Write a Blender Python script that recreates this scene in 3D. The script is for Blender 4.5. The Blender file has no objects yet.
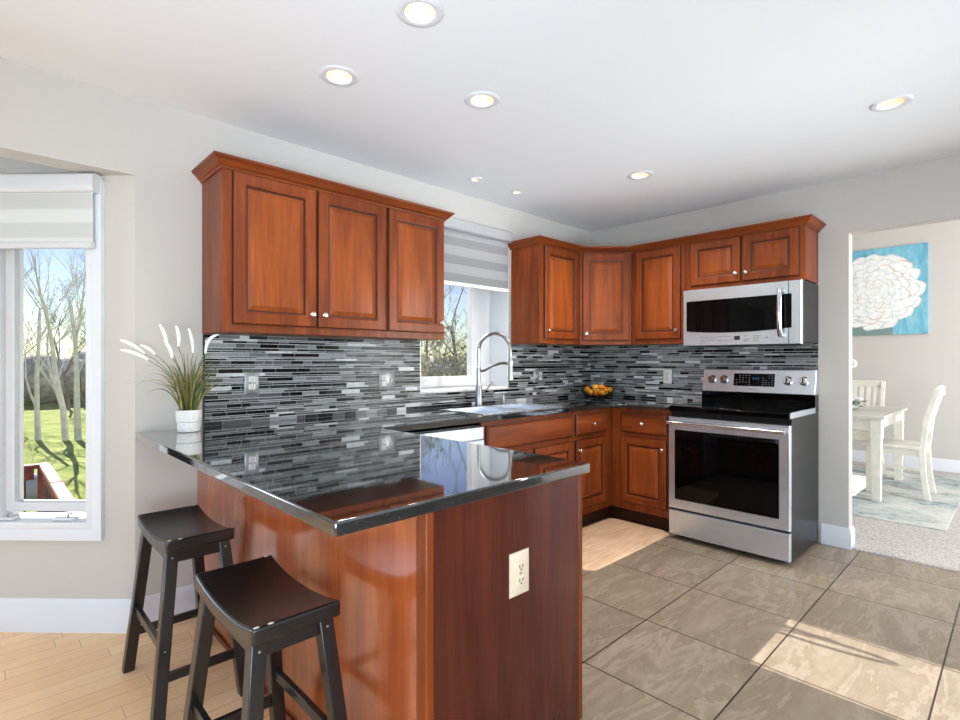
import bpy, bmesh, math, random
from mathutils import Vector, Matrix
PI = math.pi
SC = bpy.context.scene
COL = SC.collection

# ------------------------------------------------------------------ camera, world, sun, fill lights, exposure
cam_d = bpy.data.cameras.new('camera')
cam = bpy.data.objects.new('camera', cam_d)
COL.objects.link(cam)
cam.location = (-4.1485, -2.8211, 1.2393)
cam.rotation_euler = (PI/2, 0, 0.8059 - PI/2)
cam_d.sensor_width = 36.0
cam_d.lens = 36.0*522.93/960
cam_d.shift_y = 1.06/960
cam_d.clip_start = 0.05
cam_d.clip_end = 400
SC.camera = cam

SC.view_settings.view_transform = 'Standard'
SC.view_settings.look = 'None'
SC.view_settings.gamma = 1.0
SC.view_settings.use_curve_mapping = False
SC.view_settings.exposure = 0.25

world = bpy.data.worlds.new('sky')
SC.world = world
world.use_nodes = True
wn = world.node_tree.nodes
wn.clear()
w_out = wn.new('ShaderNodeOutputWorld')
w_bg = wn.new('ShaderNodeBackground')
w_sky = wn.new('ShaderNodeTexSky')
w_sky.sky_type = 'NISHITA'
w_sky.sun_disc = False
w_sky.sun_elevation = math.radians(33)
w_sky.sun_rotation = math.radians(150)
w_sky.air_density = 1.0
w_sky.dust_density = 0.1
w_sky.ozone_density = 1.0
w_bg.inputs['Strength'].default_value = 0.16
w_hue = wn.new('ShaderNodeHueSaturation')
w_hue.inputs['Hue'].default_value = 0.525
w_hue.inputs['Saturation'].default_value = 1.05
world.node_tree.links.new(w_sky.outputs[0], w_hue.inputs['Color'])
world.node_tree.links.new(w_hue.outputs[0], w_bg.inputs['Color'])
world.node_tree.links.new(w_bg.outputs[0], w_out.inputs['Surface'])

def add_light(name, kind, loc, energy, color=(1, 1, 1), aim=None, **kw):
    d = bpy.data.lights.new(name, kind)
    d.energy = energy
    d.color = color
    for k, v in kw.items():
        setattr(d, k, v)
    o = bpy.data.objects.new(name, d)
    COL.objects.link(o)
    o.location = loc
    if aim is not None:
        o.rotation_euler = (Vector(aim)-Vector(loc)).to_track_quat('-Z', 'Y').to_euler()
    return o

SUN_DIR = Vector((0.015, -1.0, -0.65))
sun = add_light('sun', 'SUN', (0, 12, 9), 9.0, (1.0, 0.97, 0.93), angle=math.radians(0.22))
sun.rotation_euler = SUN_DIR.to_track_quat('-Z', 'Y').to_euler()
# added fill lamps, out of view, in place of daylight
FILL_TINT = (0.79, 0.95, 1.13)
add_light('fill_rear', 'AREA', (-3.6, -6.5, 1.35), 12, FILL_TINT, aim=(-3.6, -1.5, 2.7), shape='RECTANGLE', size=5.0, size_y=2.0)
add_light('fill_left', 'AREA', (-7.3, -3.2, 1.3), 55, FILL_TINT, aim=(-2.0, -3.0, 2.0), shape='RECTANGLE', size=3.6, size_y=1.9)
add_light('fill_bay', 'AREA', (-5.35, 1.0, 1.35), 18, FILL_TINT, aim=(-5.35, -3, 0.9), shape='RECTANGLE', size=0.8, size_y=1.4)
add_light('fill_dining', 'AREA', (1.3, -5.7, 1.6), 165, (0.96, 0.98, 1.0), aim=(1.9, 0, 1.4), shape='RECTANGLE', size=1.6, size_y=2.2)
# more added fill lamps out of view, thrown up at the ceiling
add_light('bounce_fill', 'AREA', (-4.6, -3.9, 0.9), 54, FILL_TINT, aim=(-3.4, -2.6, 2.449), shape='RECTANGLE', size=1.6, size_y=1.0)
add_light('bounce_fill', 'AREA', (-1.4, -4.6, 0.8), 3, FILL_TINT, aim=(-1.4, -3.8, 2.449), shape='RECTANGLE', size=1.8, size_y=1.8)
add_light('bounce_fill', 'AREA', (-2.0, -4.5, 0.6), 6.5, (0.86, 0.96, 1.04), aim=(-1.2, -0.75, 2.6), shape='RECTANGLE', size=0.6, size_y=0.6, spread=math.radians(55))
add_light('bounce_fill', 'AREA', (-4.9, -3.7, 0.7), 4.5, FILL_TINT, aim=(-2.5, -0.5, 2.5), shape='RECTANGLE', size=0.5, size_y=0.5, spread=math.radians(50))

# ------------------------------------------------------------------ colour and material helpers
def lin(r, g, b):
    def f(c):
        c /= 255.0
        return c/12.92 if c <= 0.04045 else ((c+0.055)/1.055)**2.4
    return (f(r), f(g), f(b), 1.0)

class NT:
    def __init__(self, name):
        self.m = bpy.data.materials.new(name)
        self.m.use_nodes = True
        self.t = self.m.node_tree
        self.n = self.t.nodes
        self.b = self.n['Principled BSDF']
        self.out = self.n['Material Output']
    def node(self, typ, **kw):
        x = self.n.new(typ)
        for k, v in kw.items():
            setattr(x, k, v)
        return x
    def link(self, a, b):
        self.t.links.new(a, b)
    def val(self, sock, v):
        if hasattr(v, 'is_output') or isinstance(v, bpy.types.NodeSocket):
            self.link(v, sock)
        else:
            sock.default_value = v
    def math(self, op, a, b=0.0, c=0.0):
        x = self.node('ShaderNodeMath', operation=op)
        self.val(x.inputs[0], a); self.val(x.inputs[1], b); self.val(x.inputs[2], c)
        return x.outputs[0]
    def coord(self):
        return self.node('ShaderNodeNewGeometry').outputs['Position']
    def obj(self):
        return self.node('ShaderNodeTexCoord').outputs['Object']
    def mapping(self, vec, scale=(1, 1, 1), loc=(0, 0, 0), rot=(0, 0, 0)):
        x = self.node('ShaderNodeMapping')
        self.link(vec, x.inputs[0])
        x.inputs['Location'].default_value = loc
        x.inputs['Rotation'].default_value = rot
        x.inputs['Scale'].default_value = scale
        return x.outputs[0]
    def noise(self, vec, scale=5, detail=4, rough=0.5, dist=0.0):
        x = self.node('ShaderNodeTexNoise')
        self.link(vec, x.inputs['Vector'])
        x.inputs['Scale'].default_value = scale
        x.inputs['Detail'].default_value = detail
        x.inputs['Roughness'].default_value = rough
        x.inputs['Distortion'].default_value = dist
        return x.outputs['Fac']
    def ramp(self, fac, stops, interp='LINEAR'):
        x = self.node('ShaderNodeValToRGB')
        x.color_ramp.interpolation = interp
        e = x.color_ramp.elements
        while len(e) < len(stops):
            e.new(0.5)
        for i, (p, c) in enumerate(stops):
            e[i].position = p
            e[i].color = c
        self.link(fac, x.inputs[0])
        return x.outputs[0]
    def mix(self, fac, a, b, mode='MIX'):
        x = self.node('ShaderNodeMix', data_type='RGBA', blend_type=mode)
        self.val(x.inputs[0], fac)
        self.val(x.inputs[6], a)
        self.val(x.inputs[7], b)
        return x.outputs[2]
    def bump(self, h, strength=0.1, dist=0.01):
        x = self.node('ShaderNodeBump')
        x.inputs['Strength'].default_value = strength
        x.inputs['Distance'].default_value = dist
        self.link(h, x.inputs['Height'])
        self.link(x.outputs[0], self.b.inputs['Normal'])
    def set(self, **kw):
        names = dict(color='Base Color', rough='Roughness', metal='Metallic', spec='Specular IOR Level', coat='Coat Weight',
                     coat_rough='Coat Roughness', ior='IOR', emit='Emission Color', emit_s='Emission Strength', aniso='Anisotropic', alpha='Alpha',
                     sheen='Sheen Weight', sub='Subsurface Weight')
        for k, v in kw.items():
            self.val(self.b.inputs[names[k]], v)
        return self

def plain(name, rgb, rough=0.5, metal=0.0, noise=0.0, nscale=20, **kw):
    t = NT(name)
    c = lin(*rgb)
    if noise:
        f = t.noise(t.obj(), nscale, 4)
        a = tuple(x*(1-noise) for x in c[:3])+(1,)
        b = tuple(min(1, x*(1+noise)) for x in c[:3])+(1,)
        t.set(color=t.ramp(f, [(0.3, a), (0.7, b)]))
    else:
        t.set(color=c)
    t.set(rough=rough, metal=metal, **kw)
    return t.m

M = {}
def paint(name, rgb, bump=0.04):
    t = NT(name)
    f = t.noise(t.coord(), 140, 3)
    t.set(color=lin(*rgb), rough=0.75, spec=0.25)
    t.bump(f, bump, 0.003)
    return t.m
M['wall'] = paint('wall_paint', (199, 194, 188))
M['ceiling'] = paint('ceiling_paint', (238, 239, 240), 0.12)
M['white'] = plain('white_trim_paint', (222, 224, 228), 0.4)
M['vinyl'] = plain('white_vinyl', (214, 214, 216), 0.3)

def wood(name, vertical=True, dark=(98, 42, 18), light=(160, 80, 34), rough=0.36, axis=None, coat=0.05):
    t = NT(name)
    sc = (9, 9, 0.9) if vertical else (0.9, 0.9, 9)
    if axis == 'x': sc = (0.9, 9, 9)
    p = t.mapping(t.coord(), sc)
    f1 = t.noise(p, 1.6, 6, 0.6, 0.6)
    p2 = t.mapping(t.coord(), (90, 90, 2.2) if vertical else (2.2, 2.2, 90))
    f2 = t.noise(p2, 1.5, 3, 0.6)
    f3 = t.noise(t.coord(), 2.2, 2)
    c = t.ramp(f1, [(0.25, lin(*dark)), (0.5, lin(*[(a+b)/2 for a, b in zip(dark, light)])), (0.78, lin(*light))])
    c = t.mix(0.22, c, t.ramp(f2, [(0.35, (0.25, 0.22, 0.2, 1)), (0.65, (1, 1, 1, 1))]), 'MULTIPLY')
    c = t.mix(0.35, c, t.ramp(f3, [(0.3, (0.7, 0.66, 0.62, 1)), (0.7, (1, 1, 1, 1))]), 'MULTIPLY')
    t.set(color=c, rough=rough, coat=coat, coat_rough=0.12, spec=0.22)
    return t.m
M['cherry'] = wood('cherry_wood')
M['cherry_field'] = wood('cherry_door_field', True, (114, 51, 21), (180, 94, 40))
M['cherry_h'] = wood('cherry_wood_horizontal', False)
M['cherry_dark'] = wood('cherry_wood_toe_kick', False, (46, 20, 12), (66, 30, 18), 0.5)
M['lit_side_wood'] = wood('cherry_lit_side', True, (150, 70, 34), (204, 112, 60), 0.2, None, 1.0)  # same cherry, lightened so the window glare is in the colour
M['shaded_end_wood'] = wood('cherry_shaded_end', True, (70, 27, 17), (102, 46, 29), 0.25, None, 0.35)  # same cherry, darkened to paint in the shade on the end
M['glaze'] = plain('dark_cherry_glaze', (64, 26, 14), 0.35)

def steel(name, rgb=(214, 222, 231), rough=0.27, axis='z'):
    t = NT(name)
    sc = {'z': (300, 300, 3), 'h': (3, 3, 300)}[axis]
    f = t.noise(t.mapping(t.coord(), sc), 1.0, 2)
    t.set(color=t.ramp(f, [(0.3, tuple(x*0.92 for x in lin(*rgb)[:3])+(1,)), (0.7, lin(*rgb))]), metal=0.82, rough=rough)
    t.bump(f, 0.02, 0.001)
    return t.m
M['steel'] = steel('brushed_steel', axis='h')
M['chrome'] = plain('polished_steel', (205, 205, 208), 0.12, 1.0)
M['nickel'] = plain('brushed_nickel', (160, 160, 160), 0.28, 1.0)
M['knob'] = plain('satin_nickel_knob', (226, 220, 212), 0.22, 1.0)
M['darksteel'] = plain('dark_grey_enamel', (18, 19, 20), 0.3, 0.0, spec=0.3)
M['blackglass'] = plain('black_glass', (4, 4, 5), 0.04, 0.0, spec=0.16)
M['black'] = plain('black_plastic', (14, 14, 15), 0.35)
M['blackpaint'] = plain('black_stool_paint', (26, 23, 23), 0.27, 0.0, noise=0.12, nscale=30, spec=0.7)
M['worn'] = plain('worn_pale_wood_chip', (214, 208, 198), 0.6)
M['screw'] = plain('screw_head', (200, 200, 200), 0.3, 1.0)

def granite():
    t = NT('black_granite')
    v = t.node('ShaderNodeTexVoronoi')
    t.link(t.coord(), v.inputs['Vector'])
    v.inputs['Scale'].default_value = 420
    sep = t.node('ShaderNodeSeparateColor')
    t.link(v.outputs['Color'], sep.inputs[0])
    f = t.noise(t.coord(), 60, 3)
    c = t.ramp(sep.outputs[0], [(0.0, lin(12, 13, 14)), (0.6, lin(22, 23, 25)), (0.88, lin(38, 40, 42)), (1.0, lin(70, 72, 74))])
    c = t.mix(0.4, c, t.ramp(f, [(0.3, (0.4, 0.4, 0.4, 1)), (0.7, (1, 1, 1, 1))]), 'MULTIPLY')
    t.set(color=c, rough=0.06, spec=0.6, ior=1.6, coat=1.0, coat_rough=0.03)
    t.b.inputs['Coat IOR'].default_value = 1.7
    return t.m
M['granite'] = granite()

def floor_tile():
    t = NT('stone_floor_tile')
    s = t.node('ShaderNodeSeparateXYZ')
    t.link(t.coord(), s.inputs[0])
    gx = t.math('DIVIDE', t.math('ADD', s.outputs[0], 1.335+10*0.507), 0.507)
    gy = t.math('DIVIDE', t.math('ADD', s.outputs[1], 2.078+20*0.513), 0.513)
    fx, fy = t.math('FRACT', gx), t.math('FRACT', gy)
    ix, iy = t.math('FLOOR', gx), t.math('FLOOR', gy)
    def edge(f):
        return t.math('MINIMUM', f, t.math('SUBTRACT', 1.0, f))
    d = t.math('MINIMUM', edge(fx), edge(fy))
    grout = t.math('LESS_THAN', d, 0.0062)
    cmb = t.node('ShaderNodeCombineXYZ')
    t.link(ix, cmb.inputs[0]); t.link(iy, cmb.inputs[1])
    wnz = t.node('ShaderNodeTexWhiteNoise', noise_dimensions='3D')
    t.link(cmb.outputs[0], wnz.inputs['Vector'])
    vadd = t.node('ShaderNodeVectorMath', operation='MULTIPLY_ADD')
    t.link(wnz.outputs['Color'], vadd.inputs[0])
    vadd.inputs[1].default_value = (9, 9, 9)
    t.link(t.coord(), vadd.inputs[2])
    p = t.mapping(vadd.outputs[0], (0.9, 3.6, 1), (0, 0, 0), (0, 0, 0.3))
    n1 = t.noise(p, 1.5, 10, 0.68, 0.7)
    n2 = t.noise(vadd.outputs[0], 26, 5, 0.7)
    c = t.ramp(n1, [(0.28, lin(128, 113, 96)), (0.42, lin(146, 131, 113)), (0.485, lin(166, 151, 133)), (0.505, lin(142, 127, 108)), (0.60, lin(156, 141, 122)), (0.78, lin(178, 163, 145))])
    c = t.mix(0.3, c, t.ramp(n2, [(0.3, (0.62, 0.6, 0.57, 1)), (0.65, (1, 1, 1, 1))]), 'MULTIPLY')
    tone = t.ramp(wnz.outputs['Value'], [(0, (0.9, 0.9, 0.9, 1)), (1, (1, 1, 1, 1))])
    c = t.mix(1.0, c, tone, 'MULTIPLY')
    c = t.mix(grout, c, lin(52, 40, 32))
    t.set(color=c, rough=t.ramp(n2, [(0.3, (0.42,)*3+(1,)), (0.7, (0.3,)*3+(1,))]), spec=0.4)
    h = t.math('SUBTRACT', t.math('MULTIPLY', n2, 0.15), t.math('MULTIPLY', grout, 0.6))
    t.bump(h, 0.25, 0.004)
    return t.m
M['tile'] = floor_tile()

def oak():
    t = NT('light_oak_planks')
    s = t.node('ShaderNodeSeparateXYZ')
    t.link(t.coord(), s.inputs[0])
    gy = t.math('DIVIDE', t.math('ADD', s.outputs[1], 20.0), 0.083)
    iy = t.math('FLOOR', gy)
    wn1 = t.node('ShaderNodeTexWhiteNoise', noise_dimensions='1D')
    t.link(iy, wn1.inputs['W'])
    gx = t.math('DIVIDE', t.math('ADD', t.math('ADD', s.outputs[0], 20.0), t.math('MULTIPLY', wn1.outputs['Value'], 3.0)), 0.9)
    ix = t.math('FLOOR', gx)
    cmb = t.node('ShaderNodeCombineXYZ')
    t.link(ix, cmb.inputs[0]); t.link(iy, cmb.inputs[1])
    wn2 = t.node('ShaderNodeTexWhiteNoise', noise_dimensions='3D')
    t.link(cmb.outputs[0], wn2.inputs['Vector'])
    fy, fx = t.math('FRACT', gy), t.math('FRACT', gx)
    gap = t.math('MAXIMUM', t.math('LESS_THAN', fy, 0.022), t.math('LESS_THAN', fx, 0.0025))
    vadd = t.node('ShaderNodeVectorMath', operation='MULTIPLY_ADD')
    t.link(wn2.outputs['Color'], vadd.inputs[0])
    vadd.inputs[1].default_value = (7, 7, 7)
    t.link(t.coord(), vadd.inputs[2])
    g = t.noise(t.mapping(vadd.outputs[0], (2, 40, 1)), 1.5, 5, 0.6, 0.4)
    c = t.ramp(wn2.outputs['Value'], [(0, lin(236, 192, 142)), (0.5, lin(242, 202, 154)), (1, lin(247, 212, 168))])
    c = t.mix(0.3, c, t.ramp(g, [(0.3, (0.8, 0.75, 0.7, 1)), (0.7, (1, 1, 1, 1))]), 'MULTIPLY')
    c = t.mix(gap, c, lin(176, 132, 92))
    t.set(color=c, rough=0.32, spec=0.4)
    return t.m
M['oak'] = oak()

def carpet():
    t = NT('grey_carpet')
    f = t.noise(t.coord(), 120, 4, 0.75)
    c = t.ramp(f, [(0.36, lin(140, 133, 128)), (0.5, lin(190, 184, 179)), (0.62, lin(222, 217, 212))])
    t.set(color=c, rough=0.95, spec=0.1)
    t.bump(f, 0.4, 0.006)
    return t.m
M['carpet'] = carpet()
def rugm():
    t = NT('distressed_teal_rug')
    p = t.mapping(t.coord(), (5.0, 1.6, 1))
    f = t.noise(p, 5, 9, 0.8, 0.3)
    f2 = t.noise(t.coord(), 2.6, 3)
    c = t.ramp(f, [(0.38, lin(74, 88, 94)), (0.45, lin(142, 156, 158)), (0.52, lin(184, 190, 188)), (0.7, lin(206, 205, 198))])
    c = t.mix(t.ramp(f2, [(0.4, (0, 0, 0, 1)), (0.6, (0.75, 0.75, 0.75, 1))]), c, lin(214, 212, 204))
    t.set(color=c, rough=0.95, spec=0.1)
    t.bump(f, 0.3, 0.005)
    return t.m
M['rug'] = rugm()
def matm():
    t = NT('tan_kitchen_mat')
    f = t.noise(t.mapping(t.coord(), (3, 26, 1)), 1.6, 5, 0.6, 0.5)
    f2 = t.noise(t.coord(), 7, 3)
    c = t.ramp(f, [(0.3, lin(206, 166, 130)), (0.55, lin(226, 192, 158)), (0.75, lin(236, 206, 174))])
    c = t.mix(0.3, c, t.ramp(f2, [(0.35, (0.82, 0.78, 0.74, 1)), (0.65, (1, 1, 1, 1))]), 'MULTIPLY')
    t.set(color=c, rough=0.6)
    return t.m
M['mat'] = matm()

def glass_pane():
    t = NT('clear_window_glass')
    tr = t.node('ShaderNodeBsdfTransparent')
    gl = t.node('ShaderNodeBsdfGlossy')
    gl.inputs['Roughness'].default_value = 0.02
    fr = t.node('ShaderNodeFresnel')
    fr.inputs['IOR'].default_value = 1.35
    mx = t.node('ShaderNodeMixShader')
    t.link(fr.outputs[0], mx.inputs[0]); t.link(tr.outputs[0], mx.inputs[1]); t.link(gl.outputs[0], mx.inputs[2])
    t.link(mx.outputs[0], t.out.inputs['Surface'])
    return t.m
M['glass'] = glass_pane()

def shade_fabric(name, a, b, period, z0, duty=0.5, trans=0.45):
    t = NT(name)
    s = t.node('ShaderNodeSeparateXYZ')
    t.link(t.coord(), s.inputs[0])
    f = t.math('FRACT', t.math('DIVIDE', t.math('SUBTRACT', s.outputs[2], z0), period))
    c = t.ramp(f, [(0, lin(*a)), (duty-0.03, lin(*a)), (duty+0.03, lin(*b)), (0.94, lin(*b)), (1.0, lin(*a))])
    d = t.node('ShaderNodeBsdfDiffuse')
    tl = t.node('ShaderNodeBsdfTranslucent')
    t.link(c, d.inputs[0]); t.link(c, tl.inputs[0])
    mx = t.node('ShaderNodeMixShader')
    mx.inputs[0].default_value = trans
    t.link(d.outputs[0], mx.inputs[1]); t.link(tl.outputs[0], mx.inputs[2])
    t.link(mx.outputs[0], t.out.inputs['Surface'])
    return t.m
M['shade_grey'] = shade_fabric('grey_banded_shade', (138, 139, 141), (160, 161, 162), 0.128, 1.80, 0.45, 0.04)
M['shade_white'] = shade_fabric('white_banded_shade', (232, 232, 230), (246, 246, 245), 0.13, 1.80, 0.5, 0.4)

def emis(name, rgb, s):
    t = NT(name)
    t.set(color=lin(*rgb), emit=lin(*rgb), emit_s=s)
    return t.m
M['bulb'] = emis('lamp_bulb', (255, 250, 240), 3.0)
M['baffle'] = plain('lamp_baffle', (248, 228, 196), 0.5)
M['display'] = emis('blue_display_digits', (50, 90, 140), 0.35)
M['plate_grey'] = plain('grey_cover_plate', (150, 150, 152), 0.35, 0.6)
M['plate_white'] = plain('white_cover_plate', (232, 230, 224), 0.35)
M['plate_cream'] = plain('cream_cover_plate', (226, 208, 180), 0.35)
M['slot'] = plain('dark_slot', (22, 20, 20), 0.6)
M['mark'] = plain('grey_printed_mark', (96, 98, 102), 0.5)
M['mark_light'] = plain('pale_printed_mark', (128, 138, 148), 0.5)
M['pot'] = plain('speckled_white_ceramic', (226, 224, 220), 0.55, 0.0, noise=0.1, nscale=120)
M['soil'] = plain('potting_soil', (40, 32, 24), 0.95)
M['leaf'] = plain('grass_leaf', (92, 100, 48), 0.55, 0.0, noise=0.35, nscale=24)
M['leaf2'] = plain('pale_grass_leaf', (152, 142, 84), 0.55, 0.0, noise=0.3, nscale=24)
M['plume'] = plain('white_plume', (240, 240, 236), 0.9)
M['wire'] = plain('black_wire', (18, 16, 15), 0.4, 0.6)
M['fruit'] = plain('yellow_fruit', (240, 172, 36), 0.4, 0.0, noise=0.25, nscale=16)
M['fruit2'] = plain('orange_fruit', (232, 128, 24), 0.4, 0.0, noise=0.2, nscale=16)
M['chairwhite'] = plain('antique_white_paint', (228, 224, 212), 0.45, 0.0, noise=0.08, nscale=14)
M['tablegrey'] = plain('weathered_white_tabletop', (206, 202, 192), 0.4, 0.0, noise=0.15, nscale=9)
M['green'] = plain('eucalyptus_leaf', (98, 128, 104), 0.6, 0.0, noise=0.3, nscale=30)
M['blossom'] = plain('white_blossom', (244, 243, 240), 0.7)
M['petal'] = plain('white_painted_petal', (238, 238, 236), 0.7, 0.0, noise=0.1, nscale=22)
M['petal_rim'] = plain('grey_painted_petal_edge', (212, 215, 215), 0.7, 0.0, noise=0.2, nscale=22)
M['petal_peach'] = plain('peach_painted_petal_edge', (222, 196, 178), 0.7, 0.0, noise=0.2, nscale=22)
def canvas():
    t = NT('blue_painted_canvas')
    f = t.noise(t.mapping(t.coord(), (1, 3, 1)), 3.2, 6, 0.6, 0.5)
    s = t.node('ShaderNodeSeparateXYZ')
    t.link(t.coord(), s.inputs[0])
    c = t.ramp(f, [(0.3, lin(82, 150, 176)), (0.55, lin(120, 186, 206)), (0.75, lin(176, 214, 222))])
    low = t.math('MULTIPLY', t.math('LESS_THAN', t.math('ADD', s.outputs[2], t.math('MULTIPLY', f, 0.25)), 1.79), t.math('GREATER_THAN', s.outputs[1], -1.75))
    c = t.mix(t.math('MULTIPLY', low, 0.8), c, lin(122, 134, 118))
    t.set(color=c, rough=0.8)
    return t.m
M['canvas'] = canvas()
def grass():
    t = NT('lawn_grass')
    f = t.noise(t.coord(), 1.6, 6, 0.65)
    f2 = t.noise(t.coord(), 60, 3, 0.7)
    c = t.ramp(f, [(0.3, lin(122, 136, 60)), (0.5, lin(156, 168, 80)), (0.7, lin(190, 192, 112))])
    c = t.mix(0.5, c, t.ramp(f2, [(0.3, (0.5, 0.55, 0.4, 1)), (0.7, (1, 1, 1, 1))]), 'MULTIPLY')
    t.set(color=c, rough=0.95, spec=0.1)
    return t.m
M['grass'] = grass()
M['bark'] = plain('grey_brown_bark', (124, 113, 104), 0.9, 0.0, noise=0.3, nscale=3)
M['birch'] = plain('pale_birch_bark', (214, 208, 198), 0.85, 0.0, noise=0.2, nscale=5)
M['bud'] = plain('spring_buds', (150, 150, 84), 0.9, 0.0, noise=0.3, nscale=3)
M['shrubleaf'] = plain('evergreen_needles', (150, 154, 136), 0.9, 0.0, noise=0.35, nscale=4)
M['redwood'] = plain('red_stained_deck_wood', (120, 48, 34), 0.7, 0.0, noise=0.2, nscale=8)
M['paleboard'] = plain('weathered_rail_cap', (176, 132, 118), 0.75, 0.0, noise=0.12, nscale=10)
M['greycover'] = plain('grey_cover', (150, 154, 164), 0.7)

# ------------------------------------------------------------------ mesh helpers
class MB:
    def __init__(self, mat=None):
        self.bm = bmesh.new()
        self.mat = mat or Matrix.Identity(4)
        self.mi = 0
    def v(self, p):
        return self.bm.verts.new(self.mat @ Vector(p))
    def face(self, vs):
        try:
            f = self.bm.faces.new(vs)
            f.material_index = self.mi
            return f
        except ValueError:
            return None
    def box(self, x0, x1, y0, y1, z0, z1):
        p = [self.v((x, y, z)) for z in (z0, z1) for y in (y0, y1) for x in (x0, x1)]
        for q in ((0, 1, 3, 2), (4, 5, 7, 6), (0, 1, 5, 4), (2, 3, 7, 6), (0, 2, 6, 4), (1, 3, 7, 5)):
            self.face([p[i] for i in q])
        return self
    def hexa(self, bottom, top):
        b = [self.v(p) for p in bottom]
        t = [self.v(p) for p in top]
        n = len(b)
        self.face(b); self.face(t)
        for i in range(n):
            self.face([b[i], b[(i+1) % n], t[(i+1) % n], t[i]])
        return self
    def beam(self, a, b, w, h, up=(0, 0, 1)):
        a, b = Vector(a), Vector(b)
        d = (b-a).normalized()
        s = d.cross(Vector(up))
        if s.length < 1e-4:
            s = d.cross(Vector((1, 0, 0)))
        s.normalize()
        u = s.cross(d)
        def q(c):
            return [c+s*w/2+u*h/2, c-s*w/2+u*h/2, c-s*w/2-u*h/2, c+s*w/2-u*h/2]
        return self.hexa(q(a), q(b))
    def lathe(self, prof, c=(0, 0, 0), axis='z', seg=20, caps=True):
        R = {'z': Matrix.Identity(3), 'x': Matrix(((0, 0, 1), (1, 0, 0), (0, 1, 0))), '-x': Matrix(((0, 0, -1), (-1, 0, 0), (0, 1, 0))),
             'y': Matrix(((0, 1, 0), (0, 0, 1), (1, 0, 0))), '-y': Matrix(((0, -1, 0), (0, 0, -1), (1, 0, 0)))}[axis] if isinstance(axis, str) else axis
        c = Vector(c)
        rings = []
        for r, z in prof:
            rings.append([self.v(c+R @ Vector((r*math.cos(2*PI*i/seg), r*math.sin(2*PI*i/seg), z))) for i in range(seg)])
        for a, b in zip(rings, rings[1:]):
            for i in range(seg):
                self.face([a[i], a[(i+1) % seg], b[(i+1) % seg], b[i]])
        if caps:
            self.face(rings[0]); self.face(rings[-1])
        return self
    def tube(self, pts, r, seg=8, caps=True):
        pts = [Vector(p) for p in pts]
        rr = r if isinstance(r, (list, tuple)) else [r]*len(pts)
        rings = []
        n = None
        for i, p in enumerate(pts):
            d = (pts[min(i+1, len(pts)-1)]-pts[max(i-1, 0)])
            if d.length < 1e-9:
                d = Vector((0, 0, 1))
            d.normalize()
            if n is None:
                n = d.cross(Vector((0, 0, 1)))
                if n.length < 1e-3:
                    n = d.cross(Vector((1, 0, 0)))
            n = (n-d*n.dot(d))
            if n.length < 1e-5:
                n = d.orthogonal()
            n.normalize()
            b = d.cross(n)
            rings.append([self.v(p+(n*math.cos(2*PI*k/seg)+b*math.sin(2*PI*k/seg))*rr[i]) for k in range(seg)])
        for a, b in zip(rings, rings[1:]):
            for k in range(seg):
                self.face([a[k], a[(k+1) % seg], b[(k+1) % seg], b[k]])
        if caps:
            self.face(rings[0]); self.face(rings[-1])
        return self
    def sphere(self, c, r, seg=12, rings=8, sq=(1, 1, 1)):
        c = Vector(c)
        top = self.v(c+Vector((0, 0, r*sq[2]))); bot = self.v(c-Vector((0, 0, r*sq[2])))
        R = []
        for j in range(1, rings):
            th = PI*j/rings
            R.append([self.v(c+Vector((r*sq[0]*math.sin(th)*math.cos(2*PI*i/seg), r*sq[1]*math.sin(th)*math.sin(2*PI*i/seg), r*sq[2]*math.cos(th)))) for i in range(seg)])
        for i in range(seg):
            self.face([top, R[0][i], R[0][(i+1) % seg]])
            self.face([bot, R[-1][(i+1) % seg], R[-1][i]])
        for a, b in zip(R, R[1:]):
            for i in range(seg):
                self.face([a[i], b[i], b[(i+1) % seg], a[(i+1) % seg]])
        return self
    def cells(self, xs, ys, holes, z0, z1, fn=None):
        """slab over the grid xs*ys minus the rectangular holes, between z0 and z1 (shared vertices)"""
        fn = fn or (lambda x, y, z: (x, y, z))
        xs, ys = sorted(set(xs)), sorted(set(ys))
        keep = {}
        for i in range(len(xs)-1):
            for j in range(len(ys)-1):
                cx, cy = (xs[i]+xs[i+1])/2, (ys[j]+ys[j+1])/2
                keep[i, j] = not any(a < cx < b and c < cy < d for a, b, c, d in holes)
        V = {}
        def vv(i, j, k):
            if (i, j, k) not in V:
                V[i, j, k] = self.v(fn(xs[i], ys[j], (z0, z1)[k]))
            return V[i, j, k]
        for (i, j), kp in keep.items():
            if not kp:
                continue
            for k in (0, 1):
                self.face([vv(i, j, k), vv(i+1, j, k), vv(i+1, j+1, k), vv(i, j+1, k)])
            for di, dj, e in ((-1, 0, ((i, j), (i, j+1))), (1, 0, ((i+1, j), (i+1, j+1))), (0, -1, ((i, j), (i+1, j))), (0, 1, ((i, j+1), (i+1, j+1)))):
                if not keep.get((i+di, j+dj), False):
                    (a, b), (c, d) = e
                    self.face([vv(a, b, 0), vv(c, d, 0), vv(c, d, 1), vv(a, b, 1)])
        return self
    def loops(self, fn, rects, glaze=(), field=None):
        """nested rectangles (u0,u1,v0,v1,w) mapped by fn(u,v,w); skins consecutive ones, caps both ends"""
        L = [[self.v(fn(*p)) for p in ((a, c, w), (b, c, w), (b, d, w), (a, d, w))] for a, b, c, d, w in rects]
        self.face(L[0])
        k0 = self.mi
        if field is not None: self.mi = 2
        self.face(L[-1])
        self.mi = k0
        for n_, (p, q) in enumerate(zip(L, L[1:])):
            self.mi = 1 if n_ in glaze else (2 if field is not None and n_ >= field else k0)
            for i in range(4):
                self.face([p[i], p[(i+1) % 4], q[(i+1) % 4], q[i]])
        self.mi = k0
        return self
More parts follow.
